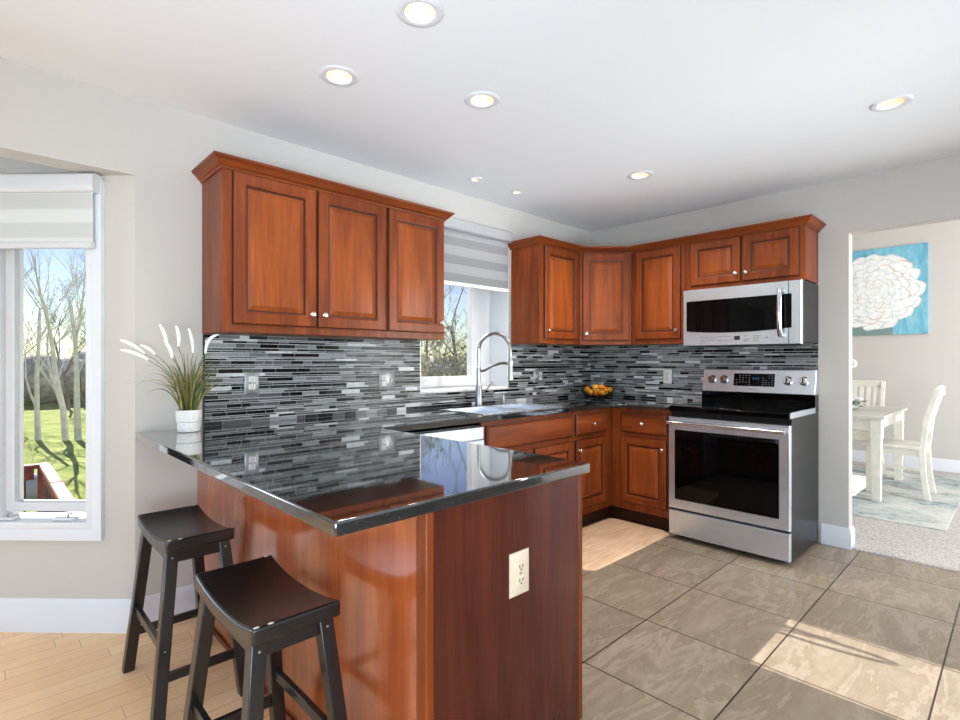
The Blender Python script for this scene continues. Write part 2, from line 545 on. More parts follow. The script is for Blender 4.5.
    def sweep(self, path, prof):
        """profile of (out, z) swept along an xy path with mitres; out is to the right of travel"""
        path = [Vector(p) for p in path]
        rings = []
        for i, p in enumerate(path):
            ds = []
            if i > 0: ds.append((path[i]-path[i-1]).normalized())
            if i < len(path)-1: ds.append((path[i+1]-path[i]).normalized())
            ns = [Vector((d.y, -d.x)) for d in ds]
            n = sum(ns, Vector((0, 0)))/len(ns)
            n = n/ n.length_squared
            rings.append([self.v((p.x+n.x*o, p.y+n.y*o, z)) for o, z in prof])
        k = len(prof)
        for a, b in zip(rings, rings[1:]):
            for j in range(k):
                self.face([a[j], a[(j+1) % k], b[(j+1) % k], b[j]])
        self.face(rings[0]); self.face(rings[-1])
        return self
    def build(self, name, mats, parent=None, bevel=0, seg=2, angle=0.6, local=False):
        bm = self.bm
        bmesh.ops.recalc_face_normals(bm, faces=bm.faces[:])
        if parent is not None and not local:
            off = Vector(parent.get('_o', (0, 0, 0)))
            for v in bm.verts:
                v.co -= off
        for f in bm.faces:
            f.smooth = True
        for e in bm.edges:
            if len(e.link_faces) == 2 and e.calc_face_angle(0) > angle:
                e.smooth = False
        me = bpy.data.meshes.new(name)
        bm.to_mesh(me)
        bm.free()
        for m in (mats if isinstance(mats, (list, tuple)) else [mats]):
            me.materials.append(m)
        o = bpy.data.objects.new(name, me)
        COL.objects.link(o)
        if parent is not None:
            o.parent = parent
        if bevel:
            md = o.modifiers.new('bevel', 'BEVEL')
            md.width = bevel
            md.segments = seg
            md.limit_method = 'ANGLE'
            md.angle_limit = 0.7
        return o

def empty(name, loc):
    o = bpy.data.objects.new(name, None)
    o.empty_display_size = 0.05
    COL.objects.link(o)
    o.location = loc
    o['_o'] = list(loc)
    return o
def tag(o, label, cat, group=None, kind=None):
    o['label'] = label
    o['category'] = cat
    if group: o['group'] = group
    if kind: o['kind'] = kind
    return o
def thing(name, loc, label, cat, group=None):
    return tag(empty(name, loc), label, cat, group)
def struct(o):
    o['kind'] = 'structure'
    return o
def sub(parent_part):
    """let a sub-part mesh be written in the same coordinates as its parent part"""
    p = parent_part.parent
    parent_part['_o'] = list(p.get('_o', (0, 0, 0))) if p is not None else (0, 0, 0)
    return parent_part
def copy_tree(o, parent=None):
    c = o.copy()
    COL.objects.link(c)
    if parent is not None: c.parent = parent
    for ch in list(o.children):
        copy_tree(ch, c)
    return c

CEIL = 2.449
# ------------------------------------------------------------------ the setting
# wall with the kitchen sink window (its room face is y = 0)
WX0, WX1, WZ0, WZ1 = -2.0, -1.132, 1.025, 2.15
mb = MB()
mb.cells([-3.63, WX0, WX1, 0.12], [0, WZ0, WZ1, CEIL+0.2], [(WX0, WX1, WZ0, WZ1)], 0.0, 0.24, lambda x, y, z: (x, z, y))
mb.box(-6.3, -3.63, 0.0, 0.13, 2.09, CEIL+0.2)
mb.box(-7.6, -6.3, 0.0, 0.24, 0, CEIL+0.2)
struct(mb.build('wall_back', M['wall']))
# range wall (room face x = 0) with the cased opening into the dining room
mb = MB()
mb.cells([-6.8, -4.4, -2.016, 0.0], [0, 2.088, 3.4], [(-4.4, -2.016, -1, 2.088)], 0.0, 0.10, lambda x, y, z: (z, x, y))
struct(mb.build('wall_right', M['wall']))
# walls behind the viewpoint, each with its large window opening
mb = MB()
mb.cells([-7.6, -6.2, -1.0, 0.12], [0, 0.3, 2.4, CEIL+0.2], [(-6.2, -1.0, 0.3, 2.4)], -6.8, -6.6, lambda x, y, z: (x, z, y))
struct(mb.build('wall_front', M['wall']))
mb = MB()
mb.cells([-6.6, -5.1, -1.3, 0.0], [0, 0.3, 2.3, CEIL+0.2], [(-5.1, -1.3, 0.3, 2.3)], -7.6, -7.4, lambda x, y, z: (z, x, y))
struct(mb.build('wall_left', M['wall']))
# bay
BO = Vector((-3.63, 0, 0))
MBAY = Matrix(((-math.sqrt(.5), math.sqrt(.5), 0, BO.x), (math.sqrt(.5), math.sqrt(.5), 0, BO.y), (0, 0, 1, 0), (0, 0, 0, 1)))
BS0, BS1, BZ0, BZ1 = 0.20, 1.42, 0.47, 1.985
mb = MB(MBAY)
mb.cells([0, BS0, BS1, 1.62], [0, BZ0, BZ1, CEIL+0.2], [(BS0, BS1, BZ0, BZ1)], 0.0, 0.2, lambda x, y, z: (x, z, y))
struct(mb.build('wall_bay', M['wall']))
bx = -3.63-1.62*math.sqrt(.5)
by = 1.62*math.sqrt(.5)
mb = MB()
mb.cells([bx-1.1, bx-0.95, bx-0.15, bx+0.05], [0, 0.6, 2.0, CEIL+0.2], [(bx-0.95, bx-0.15, 0.6, 2.0)], by, by+0.2, lambda x, y, z: (x, z, y))
MB2 = Matrix(((-math.sqrt(.5), -math.sqrt(.5), 0, bx-1.1), (-math.sqrt(.5), math.sqrt(.5), 0, by), (0, 0, 1, 0), (0, 0, 0, 1)))
mb.mat = MB2
mb.box(0, 1.62, 0, 0.2, 0, CEIL+0.2)
struct(mb.build('wall_bay', M['wall']))

# ceiling with openings for the recessed lamps
CANS = [(-3.044, -1.37, 1), (-3.044, -0.806, 1), (-2.464, -1.079, 1), (-1.766, -0.291, 0.56), (-1.366, -0.305, 0.56), (-1.044, -1.089, 1), (-1.061, -2.387, 1)]
xs, ys, hl = [-7.6, 0.0], [-6.8, 0.2], []
for x, y, s in CANS:
    h = 0.054*s
    xs += [x-h, x+h]; ys += [y-h, y+h]; hl.append((x-h, x+h, y-h, y+h))
mb = MB()
mb.cells(xs, ys, hl, CEIL, CEIL+0.015)
mb.box(-7.8, 0.12, -7.0, 0.24, CEIL+0.2, CEIL+0.25)
mb.box(-6.4, -3.5, 0.201, 1.4, CEIL, CEIL+0.25)
struct(mb.build('ceiling', M['ceiling']))

# floors
mb = MB(); mb.box(-7.6, -3.36, -6.8, 1.4, -0.05, 0.0)
struct(mb.build('floor', M['oak']))
mb = MB(); mb.box(-3.36, 0.0, -6.8, 0.05, -0.05, 0.0)
struct(mb.build('floor', M['tile']))
mb = MB(); mb.box(0.0, 3.7, -6.0, 0.3, -0.05, 0.012)
o = struct(mb.build('floor', M['carpet'], bevel=0.008))

# dining room shell
mb = MB(); mb.box(3.62, 3.75, -6.0, 0.6, 0, 3.4)
struct(mb.build('wall_dining_right', M['wall']))
mb = MB()
mb.cells([0.12, 1.45, 2.75, 3.62], [0, 1.08, 1.42, 3.4], [(1.45, 2.75, 1.08, 1.42)], 0.24, 0.4, lambda x, y, z: (x, z, y))
struct(mb.build('wall_dining_back', M['wall']))
mb = MB(); mb.cells([0.12, 0.5, 3.4, 3.62], [0, 0.4, 2.8, 3.4], [(0.5, 3.4, 0.4, 2.8)], -6.0, -5.85, lambda x, y, z: (x, z, y))
struct(mb.build('wall_dining_front', M['wall']))
mb = MB(); mb.box(0.0, 3.75, -6.0, 0.4, 3.4, 3.5)
struct(mb.build('ceiling_dining', M['ceiling']))

# baseboards
BPROF = [(0, 0), (0.016, 0), (0.016, 0.112), (0.013, 0.12), (0.013, 0.128), (0.007, 0.142), (0.005, 0.15), (0, 0.15)]
def baseboard(name, path, h=1.0):
    m = MB()
    m.sweep(path, [(o_, z*h) for o_, z in BPROF])
    return struct(m.build(name, M['white']))
baseboard('baseboard_bay', [(bx, by), (-3.63, 0), (-3.374, 0)])
baseboard('baseboard_right', [(0, -1.862), (0, -2.016), (0.10, -2.016)], 0.9)
baseboard('baseboard_dining', [(3.62, 0.24), (3.62, -5.8)])

# ------------------------------------------------------------------ windows
def casing(m, u0, u1, v0, v1, w, t, fn):
    """picture-frame casing around the opening u0..u1, v0..v1, stepped profile"""
    def ring(d0, h0, d1, h1):
        a = [(u0-d0, v0-d0), (u1+d0, v0-d0), (u1+d0, v1+d0), (u0-d0, v1+d0)]
        b = [(u0-d1, v0-d1), (u1+d1, v0-d1), (u1+d1, v1+d1), (u0-d1, v1+d1)]
        A = [m.v(fn(p[0], p[1], h0)) for p in a]; B = [m.v(fn(p[0], p[1], h1)) for p in b]
        for i in range(4):
            m.face([A[i], A[(i+1) % 4], B[(i+1) % 4], B[i]])
    steps = [(0, 0.0), (0, t*0.55), (0.006, t*0.7), (w*0.3, t*0.7), (w*0.38, t*0.55), (w*0.55, t*0.75), (w*0.72, t), (w, t), (w, 0)]
    for (d0, h0), (d1, h1) in zip(steps, steps[1:]):
        ring(d0, h0, d1, h1)
    bmesh.ops.remove_doubles(m.bm, verts=m.bm.verts[:], dist=1e-5)
def frame_rect(m, u0, u1, v0, v1, w, d0, d1, fn):
    """rectangular frame of member width w, inner side bevelled a little"""
    m.cells([u0, u0+w, u1-w, u1], [v0, v0+w, v1-w, v1], [(u0+w, u1-w, v0+w, v1-w)], d0, d1, lambda a, b, c: fn(a, b, c))

# bay window: local (s along the wall, depth outward, z)
fb = lambda s, z, d: MBAY @ Vector((s, -d, z))        # d > 0 towards the room
win = struct(empty('window_1', MBAY @ Vector(((BS0+BS1)/2, 0, BZ0))))
m = MB(); casing(m, BS0+0.02, BS1-0.02, BZ0+0.03, BZ1, 0.078, 0.022, fb)
m.build('window_casing', M['white'], win)
m = MB(); frame_rect(m, BS0, BS1, BZ0, BZ1, 0.03, -0.15, 0.0, fb)
m.box(0, 0, 0, 0, 0, 0) if False else None
m.build('window_frame', M['vinyl'], win, bevel=0.003)
def sash(u0, u1, v0, v1, w, d0, d1, fn, parent, handle=None):
    m = MB(); frame_rect(m, u0, u1, v0, v1, w, d0, d1, fn)
    s_ = m.build('sash', M['vinyl'], parent, bevel=0.004)
    sub(s_)
    m = MB()
    dm = (d0+d1)/2
    m.loops(fn, [(u0+w-0.004, u1-w+0.004, v0+w-0.004, v1-w+0.004, dm-0.003), (u0+w-0.004, u1-w+0.004, v0+w-0.004, v1-w+0.004, dm+0.003)])
    m.build('glass_pane', M['glass'], s_)
    return s_
sash(BS0+0.022, 0.65, BZ0+0.065, BZ1-0.03, 0.042, -0.10, -0.045, fb, win)
sash(0.69, 1.04, BZ0+0.065, BZ1-0.03, 0.052, -0.10, -0.045, fb, win)
sash(1.06, BS1-0.022, BZ0+0.065, BZ1-0.03, 0.052, -0.10, -0.045, fb, win)
m = MB()
for u in (0.67, 1.05):
    w_ = 0.022 if u < 1 else 0.012
    m.loops(fb, [(u-w_, u+w_, BZ0+0.03, BZ1-0.03, -0.12), (u-w_, u+w_, BZ0+0.03, BZ1-0.03, -0.02)])
m.build('mullion', M['vinyl'], win, bevel=0.003)
for u in (0.345, 0.63):
    m = MB()
    m.loops(fb, [(u-0.05, u+0.05, BZ0+0.031, BZ0+0.045, -0.044), (u-0.05, u+0.05, BZ0+0.031, BZ0+0.045, -0.012), (u-0.035, u+0.04, BZ0+0.034, BZ0+0.042, -0.006)])
    cr = sub(m.build('crank', M['vinyl'], win, bevel=0.003))
    m = MB()
    m.tube([fb(u-0.015, BZ0+0.04, -0.02), fb(u-0.02, BZ0+0.062, -0.018), fb(u-0.04, BZ0+0.066, -0.016)], 0.004, 6)
    m.build('crank_handle', M['nickel'], cr)

# kitchen window, set deep in the wall
fk = lambda x, z, d: Vector((x, -d, z))
win = struct(empty('window_2', ((WX0+WX1)/2, 0.2, WZ0)))
m = MB(); frame_rect(m, WX0, WX1, WZ0, WZ1, 0.05, -0.24, -0.19, fk)
m.build('window_frame', M['vinyl'], win, bevel=0.004)
sash(WX0+0.03, -1.285, WZ0+0.025, WZ1-0.04, 0.075, -0.235, -0.18, fk, win)
sash(-1.30, WX1-0.02, WZ0+0.025, WZ1-0.04, 0.05, -0.239, -0.19, fk, win) if False else None
m = MB(); m.box(-1.285, WX1-0.045, 0.186, 0.235, WZ0+0.045, WZ1-0.04)
m.build('sash_stop', M['vinyl'], win, bevel=0.004)
m = MB()
m.box(WX0+0.002, WX1-0.002, 0.004, 0.188, WZ0+0.0005, WZ0+0.016)
m.build('window_sill', M['white'], win, bevel=0.003)
m = MB()
for x0, x1 in ((WX1-0.008, WX1-0.0005), (WX0+0.0005, WX0+0.008)):
    m.box(x0, x1, 0.001, 0.189, WZ0+0.017, WZ1-0.001)
m.build('window_jamb', M['white'], win)
m = MB(); m.box(-1.90, -1.80, 0.16, 0.178, WZ0+0.05, WZ0+0.062); m.tube([(-1.86, 0.16, WZ0+0.06), (-1.84, 0.15, WZ0+0.075), (-1.81, 0.145, WZ0+0.085)], 0.005, 6)
m.build('crank', M['vinyl'], win)

# shades
def shade(loc, label, fn, u0, u1, z_top, cass_h, z_bot, fabric, cass, d_wall):
    t = thing('roller_shade', loc, label, 'window shade')
    m = MB()
    pr = [(0, 0), (0.058, 0.0), (0.068, 0.010), (0.07, cass_h*0.7), (0.066, cass_h*0.88), (0.055, cass_h*0.98), (0.045, cass_h), (0, cass_h)]
    A = [m.v(fn(u0, z_top-cass_h+z, d_wall+d)) for d, z in pr]
    B = [m.v(fn(u1, z_top-cass_h+z, d_wall+d)) for d, z in pr]
    m.face(A); m.face(B)
    for i in range(len(pr)):
        m.face([A[i], A[(i+1) % len(pr)], B[(i+1) % len(pr)], B[i]])
    m.build('cassette', cass, t, bevel=0.003)
    m = MB()
    d = d_wall+0.038
    m.loops(fn, [(u0+0.02, u1-0.03, z_bot+0.02, z_top-cass_h+0.004, d-0.0015), (u0+0.02, u1-0.02, z_bot+0.02, z_top-cass_h+0.004, d+0.0015)])
    m.build('shade_fabric', fabric, t)
    m = MB()
    m.loops(fn, [(u0+0.018, u1-0.018, z_bot, z_bot+0.024, d-0.01), (u0+0.018, u1-0.018, z_bot-0.002, z_bot+0.026, d-0.004), (u0+0.018, u1-0.018, z_bot-0.002, z_bot+0.026, d+0.006), (u0+0.018, u1-0.018, z_bot+0.002, z_bot+0.022, d+0.011)])
    m.build('bottom_rail', M['vinyl'] if cass is M['vinyl'] else M['plate_white'], t)
    return t
shade(MBAY @ Vector((0.8, -0.03, 1.75)), 'white banded roller shade pulled partly down at the bay window by the stools', fb, 0.146, 1.44, 2.084, 0.085, 1.75, M['shade_white'], M['vinyl'], 0.001)
M['cassette'] = plain('grey_shade_cassette', (158, 160, 162), 0.4)
shade((-1.56, -0.04, 1.78), 'grey banded roller shade at the window over the kitchen sink', fk, -2.02, -1.158, 2.245, 0.088, 1.772, M['shade_grey'], M['cassette'], 0.001)

# ------------------------------------------------------------------ cabinetry
def map_y(yf):                       # front facing -y
    return lambda u, v, w: (u, yf-w, v)
def map_x(xf):                       # front facing -x ; u = -y so that u grows to the viewer's right
    return lambda u, v, w: (xf-w, -u, v)
def map_diag(p0, p1):
    d = (Vector(p1)-Vector(p0)).normalized()
    n = Vector((d.y, -d.x))
    return lambda u, v, w: (p0[0]+d.x*u+n.x*w, p0[1]+d.y*u+n.y*w, v)
def panel_door(parent, fn, u0, u1, v0, v1, knob=None, name='door', st=0.058, mat=None):
    t = 0.019
    m = MB()
    def r(i, w): return (u0+i, u1-i, v0+i, v1-i, w)
    m.loops(fn, [r(0, 0.0005), r(0, t-0.006), r(0.003, t-0.002), r(0.007, t), r(st-0.008, t), r(st-0.005, t-0.003), r(st, t-0.004), r(st+0.003, t-0.0105),
                 r(st+0.010, t-0.0115), r(st+0.030, t-0.003), r(st+0.033, t-0.002), r(st+0.036, t-0.0018)], (0, 1, 6, 7), 8)
    o = m.build(name, [mat or M['cherry'], M['glaze'], M['cherry_field']], parent, angle=0.25)
    sub(o)
    if knob:
        add_knob(o, fn, knob[0], knob[1], t)
    return o
def add_knob(parent, fn, u, v, w):
    c = Vector(fn(u, v, w)); n = (Vector(fn(u, v, w+1))-c).normalized()
    q = n.to_track_quat('Z', 'Y').to_matrix()
    m = MB()
    m.lathe([(0.008, -0.0005), (0.0075, 0.002), (0.005, 0.004), (0.005, 0.012), (0.010, 0.016), (0.0145, 0.020), (0.0145, 0.024), (0.011, 0.028), (0.004, 0.0295)], c, q, 14)
    m.build('knob', M['knob'], parent)
def drawer_front(parent, fn, u0, u1, v0, v1, knob=True, name='drawer'):
    t = 0.019
    m = MB()
    def r(i, w): return (u0+i, u1-i, v0+i, v1-i, w)
    m.loops(fn, [r(0, 0.0005), r(0, t-0.010), r(0.006, t-0.008), r(0.012, t-0.003), r(0.016, t-0.0005), r(0.02, t)], (0, 1))
    o = m.build(name, [M['cherry_h'], M['glaze']], parent, angle=0.25)
    sub(o)
    if knob:
        add_knob(o, fn, (u0+u1)/2, (v0+v1)/2, t)
    return o
def face_frame(parent, fn, u0, u1, v0, v1, holes):
    m = MB()
    us, vs = [u0, u1], [v0, v1]
    for a, b, c, d in holes:
        us += [a, b]; vs += [c, d]
    m.cells(us, vs, holes, 0.0, 0.019, lambda x, y, z: fn(x, y, z-0.019))
    m.build('face_frame', M['cherry'], parent, bevel=0.0015, seg=1)

UB, UT = 1.373, 2.132
YF = -0.296
def upper(label, fn, body, u0, u1, doors, vb=UB, vt=UT, base=None, name='wall_cabinet'):
    t = thing(name, base, label, 'kitchen cabinet')
    body(t)
    holes = [(a+0.012, b-0.012, c+0.012, d-0.012) for a, b, c, d, k in doors]
    face_frame(t, fn, u0, u1, vb, vt, holes)
    for a, b, c, d, k in doors:
        panel_door(t, fn, a, b, c, d, k)
    return t
def boxbody(x0, x1, y0, y1, z0, z1, mat=None):
    def f(t):
        m = MB(); m.box(x0, x1, y0, y1, z0, z1)
        m.build('cabinet_box', mat or M['cherry'], t, bevel=0.0015, seg=1)
    return f
D0, D1 = 1.411, 2.114
fA = map_y(YF)
upper('reddish cherry wall cabinet with two doors left of the sink window, above the potted grass', fA, boxbody(-3.349, -2.4705, YF+0.0195, -0.001, UB, UT), -3.349, -2.4705,
      [(-3.306, -2.9, D0, D1, (-2.928, 1.475)), (-2.889, -2.478, D0, D1, (-2.861, 1.475))], base=(-2.91, -0.15, UB))
upper('single-door cherry wall cabinet touching the left side of the sink window', fA, boxbody(-2.4695, -2.037, YF+0.0195, -0.001, UB, UT), -2.4695, -2.037,
      [(-2.459, -2.052, D0, D1, (-2.08, 1.475))], base=(-2.25, -0.15, UB))
upper('narrow single-door cherry wall cabinet right of the sink window', fA, boxbody(-1.107, -0.6015, YF+0.0195, -0.009, UB, UT), -1.107, -0.6015,
      [(-1.058, -0.622, D0, D1, (-1.028, 1.475))], base=(-0.85, -0.15, UB))
# diagonal corner cabinet
p0, p1 = (-0.6, YF), (YF, -0.6)
fD = map_diag(p0, p1)
dl = (Vector(p1)-Vector(p0)).length
def diag_body(t):
    m = MB()
    e = 0.0195*math.sqrt(.5)
    poly = [(-0.6005, -0.001), (-0.6005, YF+0.001), (-0.6+e, YF+e), (YF+e, -0.6+e), (YF+0.001, -0.6005), (-0.001, -0.6005), (-0.001, -0.001)]
    m.hexa([(x, y, UB) for x, y in poly], [(x, y, UT) for x, y in poly])
    m.build('cabinet_box', M['cherry'], t)
upper('cherry wall cabinet set diagonally across the room corner above the fruit basket', fD, diag_body, 0.004, dl-0.004, [(0.025, dl-0.025, D0-0.004, D1, (0.055, 1.465))], base=(-0.3, -0.3, UB))
fB = map_x(YF)
upper('tall cherry wall cabinet between the diagonal corner cabinet and the microwave', fB, boxbody(YF+0.0195, -0.009, -1.0465, -0.602, UB, UT), 0.602, 1.0465,
      [(0.635, 1.014, D0, D1, (0.985, 1.475))], base=(-0.15, -0.82, UB))
upper('short two-door cherry wall cabinet directly above the microwave', fB, boxbody(YF+0.0195, -0.001, -1.842, -1.0475, 1.768, UT), 1.0475, 1.842,
      [(1.09, 1.446, 1.796, D1, (1.418, 1.852)), (1.459, 1.806, 1.796, D1, (1.487, 1.852))], vb=1.768, base=(-0.15, -1.44, 1.768))

CROWN = [(0.0005, 2.118), (0.006, 2.116), (0.009, 2.121), (0.009, 2.126), (0.016, 2.129), (0.022, 2.137), (0.034, 2.150), (0.041, 2.156), (0.046, 2.159), (0.048, 2.169), (0.0005, 2.169)]
m = MB(); m.sweep([(-3.349, -0.001), (-3.349, YF), (-2.037, YF), (-2.037, -0.001)][::1], [(o_, z) for o_, z in CROWN])
tag(m.build('crown_molding', M['cherry_h']), 'cherry crown molding on top of the wall cabinets left of the sink window', 'molding')
m = MB(); m.sweep([(-1.107, -0.001), (-1.107, YF), (-0.6, YF), (YF, -0.6), (YF, -1.842), (-0.001, -1.842)], CROWN)
tag(m.build('crown_molding', M['cherry_h']), 'cherry crown molding bending around the corner above the cabinets and microwave', 'molding')

# base cabinets
CT0, CT1 = 0.882, 0.914
FY = -0.592
fb1 = map_y(FY)
def base_cab(label, fn, body, kick, u0, u1, fronts, base, name='base_cabinet'):
    t = thing(name, base, label, 'kitchen cabinet')
    m = MB(); body(m); m.build('cabinet_box', M['cherry'], t)
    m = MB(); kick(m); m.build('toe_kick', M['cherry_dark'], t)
    holes = [(a+0.012, b-0.012, c+0.012, d-0.012) for k, a, b, c, d, kn in fronts]
    face_frame(t, fn, u0, u1, 0.115, CT0-0.001, holes)
    for k, a, b, c, d, kn in fronts:
        if k == 'door': panel_door(t, fn, a, b, c, d, kn)
        elif k == 'drawer': drawer_front(t, fn, a, b, c, d)
        else: drawer_front(t, fn, a, b, c, d, False, 'false_drawer_front')
    return t
DZ0, DZ1, PZ0, PZ1 = 0.70, 0.855, 0.175, 0.668
def sink_body(m):
    m.cells([-2.0, -1.09], [FY+0.0195, -0.56, -0.13, -0.001], [], 0.115, 0.66)
    m.box(-2.0, -1.97, FY+0.0195, -0.001, 0.66, 0.85); m.box(-1.12, -1.09, FY+0.0195, -0.001, 0.66, 0.85)
base_cab('cherry sink cabinet with a wide false drawer front under the sink window', fb1, sink_body,
         lambda m: m.box(-2.0, -1.09, -0.53, -0.5, 0, 0.115), -2.0, -1.0905,
         [('false', -1.965, -1.108, DZ0, DZ1, None), ('door', -1.965, -1.543, PZ0, PZ1, (-1.575, 0.6)), ('door', -1.53, -1.108, PZ0, PZ1, (-1.498, 0.6))], (-1.55, -0.3, 0))
base_cab('cherry base cabinet with drawer and door in the corner below the fruit basket', fb1,
         lambda m: m.box(-1.0895, -0.01, FY+0.0195, -0.009, 0.115, CT0-0.001),
         lambda m: m.box(-1.0895, -0.5, -0.53, -0.5, 0, 0.115), -1.0895, FY-0.0005,
         [('drawer', -1.068, -0.672, DZ0, DZ1, None), ('door', -1.068, -0.672, PZ0, PZ1, (-1.04, 0.60))], (-0.8, -0.3, 0))
fb2 = map_x(FY)
base_cab('cherry base cabinet with drawer and door at the left side of the range', fb2,
         lambda m: m.box(FY+0.0195, -0.01, -1.088, -0.594, 0.115, CT0-0.001),
         lambda m: m.box(-0.53, -0.5, -1.088, -0.532, 0, 0.115), 0.594, 1.088,
         [('drawer', 0.68, 1.052, DZ0, DZ1, None), ('door', 0.68, 1.052, PZ0, PZ1, (1.022, 0.60))], (-0.3, -0.84, 0))

# peninsula
pen = thing('peninsula_cabinet', (-3.05, -0.9, 0), 'glossy cherry peninsula base carrying the black granite breakfast bar', 'kitchen island')
m = MB(); m.box(-3.355, -2.775, -1.812, -0.003, 0.1, CT0-0.001); m.build('cabinet_box', M['cherry'], pen)
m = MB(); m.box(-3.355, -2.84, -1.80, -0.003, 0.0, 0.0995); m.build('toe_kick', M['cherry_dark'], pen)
m = MB(); m.box(-3.371, -3.3555, -1.792, -0.003, 0.0, CT0-0.001); m.build('seating_side_panel', M['lit_side_wood'], pen)
ep = None
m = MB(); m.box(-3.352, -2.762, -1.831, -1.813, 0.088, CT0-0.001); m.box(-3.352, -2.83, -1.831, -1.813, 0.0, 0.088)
m.build('end_panel', M['shaded_end_wood'], pen)
m = MB(); m.box(-3.378, -3.3525, -1.833, -1.7925, 0.0, CT0-0.001); m.build('corner_post', M['cherry'], pen, bevel=0.004)
m = MB(); m.box(-2.7615, -2.742, -1.834, -1.80, 0.088, CT0-0.001); m.build('corner_post', M['cherry'], pen, bevel=0.004)
m = MB(); m.box(-3.383, -3.3715, -1.7925, -0.02, 0.0, 0.02); m.build('shoe_molding', M['cherry'], pen, bevel=0.006)
fp = lambda u, v, w: (-2.7745+w, u, v)
for k in range(3):
    a = -1.78+k*0.39
    panel_door(pen, fp, a, a+0.375, 0.14, 0.668, (a+0.03, 0.6))
    drawer_front(pen, fp, a, a+0.375, 0.70, 0.855)

# worktop
SX0, SX1, SY0, SY1 = -1.93, -1.16, -0.535, -0.135
m = MB()
m.cells([-3.63, -2.733, SX0, SX1, -0.635, -0.001], [-1.858, -1.0885, -0.635, SY0, SY1, -0.001],
        [(-2.733, -0.635, -1.858, -0.635), (-0.635, 0, -1.858, -1.0885), (SX0, SX1, SY0, SY1)], CT0, CT1)
tag(m.build('granite_countertop', M['granite'], bevel=0.005, seg=3), 'polished black granite worktop running from the breakfast bar past the sink to the range', 'countertop')

# sink, faucet, soap pump
s = thing('kitchen_sink', (-1.545, -0.335, 0.70), 'double-bowl stainless steel sink set in the black worktop under the window', 'sink')
m = MB()
m.cells([SX0-0.012, SX0+0.012, -1.535, -1.505, SX1-0.012, SX1+0.012], [SY0-0.012, SY0+0.012, SY1-0.03, SY1+0.012],
        [(SX0+0.012, -1.535, SY0+0.012, SY1-0.03), (-1.505, SX1-0.012, SY0+0.012, SY1-0.03)], CT1+0.0005, CT1+0.004)
m.build('rim', M['steel'], s, bevel=0.001)
for x0, x1 in ((SX0+0.012, -1.535), (-1.505, SX1-0.012)):
    m = MB()
    y0, y1 = SY0+0.012, SY1-0.03
    T = [m.v(p) for p in ((x0, y0, CT1+0.003), (x1, y0, CT1+0.003), (x1, y1, CT1+0.003), (x0, y1, CT1+0.003))]
    B = [m.v(p) for p in ((x0+0.02, y0+0.02, 0.73), (x1-0.02, y0+0.02, 0.73), (x1-0.02, y1-0.02, 0.73), (x0+0.02, y1-0.02, 0.73))]
    m.face(B)
    for i in range(4): m.face([T[i], T[(i+1) % 4], B[(i+1) % 4], B[i]])
    bw = sub(m.build('bowl', M['steel'], s))
    m = MB(); m.lathe([(0.035, 0.7305), (0.035, 0.733), (0.02, 0.732)], ((x0+x1)/2, (y0+y1)/2, 0), 'z', 16)
    m.build('drain', M['chrome'], bw)

FX, FYY = -1.535, -0.085
FDX, FDY = math.sin(0.32), -math.cos(0.32)      # the spout swings a little to the right
def fpt(dist, z_): return (FX+FDX*dist, FYY+FDY*dist, z_)
f = thing('kitchen_faucet', (FX, FYY, CT1), 'tall brushed-nickel pull-down faucet arching over the sink', 'faucet')
m = MB(); m.lathe([(0.030, CT1+0.0005), (0.030, CT1+0.008), (0.026, CT1+0.012), (0.025, 1.05), (0.021, 1.06), (0.021, 1.062)], (FX, FYY, 0), 'z', 20)
body_f = m.build('faucet_body', M['nickel'], f); sub(body_f)
arc = [(FX, FYY, 1.06), (FX, FYY, 1.2), (FX, FYY, 1.31)]
R_ = 0.126
for k in range(1, 13):
    a = PI*k/12
    arc.append(fpt(R_-R_*math.cos(a), 1.31+R_*math.sin(a)))
arc += [fpt(2*R_, 1.26)]
m = MB(); m.tube([(FX, FYY, 1.06), (FX, FYY, 1.195)], 0.017, 14)
m.build('riser', M['nickel'], f)
m = MB(); m.tube(arc[1:], 0.0125, 12)
m.build('spout_hose', M['nickel'], f)
m = MB(); m.lathe([(0.013, 1.262), (0.016, 1.25), (0.017, 1.16), (0.020, 1.12), (0.020, 1.105), (0.014, 1.10)], fpt(2*R_, 0), 'z', 16)
m.build('spray_head', M['nickel'], f)
m = MB(); m.tube([fpt(0, 1.165), fpt(0.05, 1.172), fpt(0.11, 1.205), fpt(0.18, 1.225), fpt(2*R_-0.014, 1.222)], 0.010, 10)
m.lathe([(0.022, 1.21), (0.022, 1.235)], fpt(2*R_, 0), 'z', 16)
m.build('docking_arm', M['nickel'], f)
m = MB(); m.tube([(FX+0.02, FYY, 1.02), (FX+0.05, FYY, 1.02)], 0.013, 12); m.tube([(FX+0.045, FYY, 1.02), (FX+0.075, FYY-0.01, 1.035), (FX+0.12, FYY-0.02, 1.085)], 0.006, 8)
m.build('lever', M['nickel'], f)
s = thing('soap_dispenser', (-1.27, -0.08, CT1), 'small brushed-nickel soap dispenser right of the faucet', 'soap dispenser')
m = MB(); m.lathe([(0.02, CT1+0.0045), (0.02, CT1+0.012), (0.009, CT1+0.016), (0.008, 0.985), (0.012, 0.99), (0.012, 1.0)], (-1.27, -0.08, 0), 'z', 14)
m.build('pump', M['nickel'], s)
m = MB(); m.tube([(-1.27, -0.08, 0.994), (-1.27, -0.13, 0.99), (-1.27, -0.155, 0.975)], 0.006, 8); m.build('spout', M['nickel'], s)

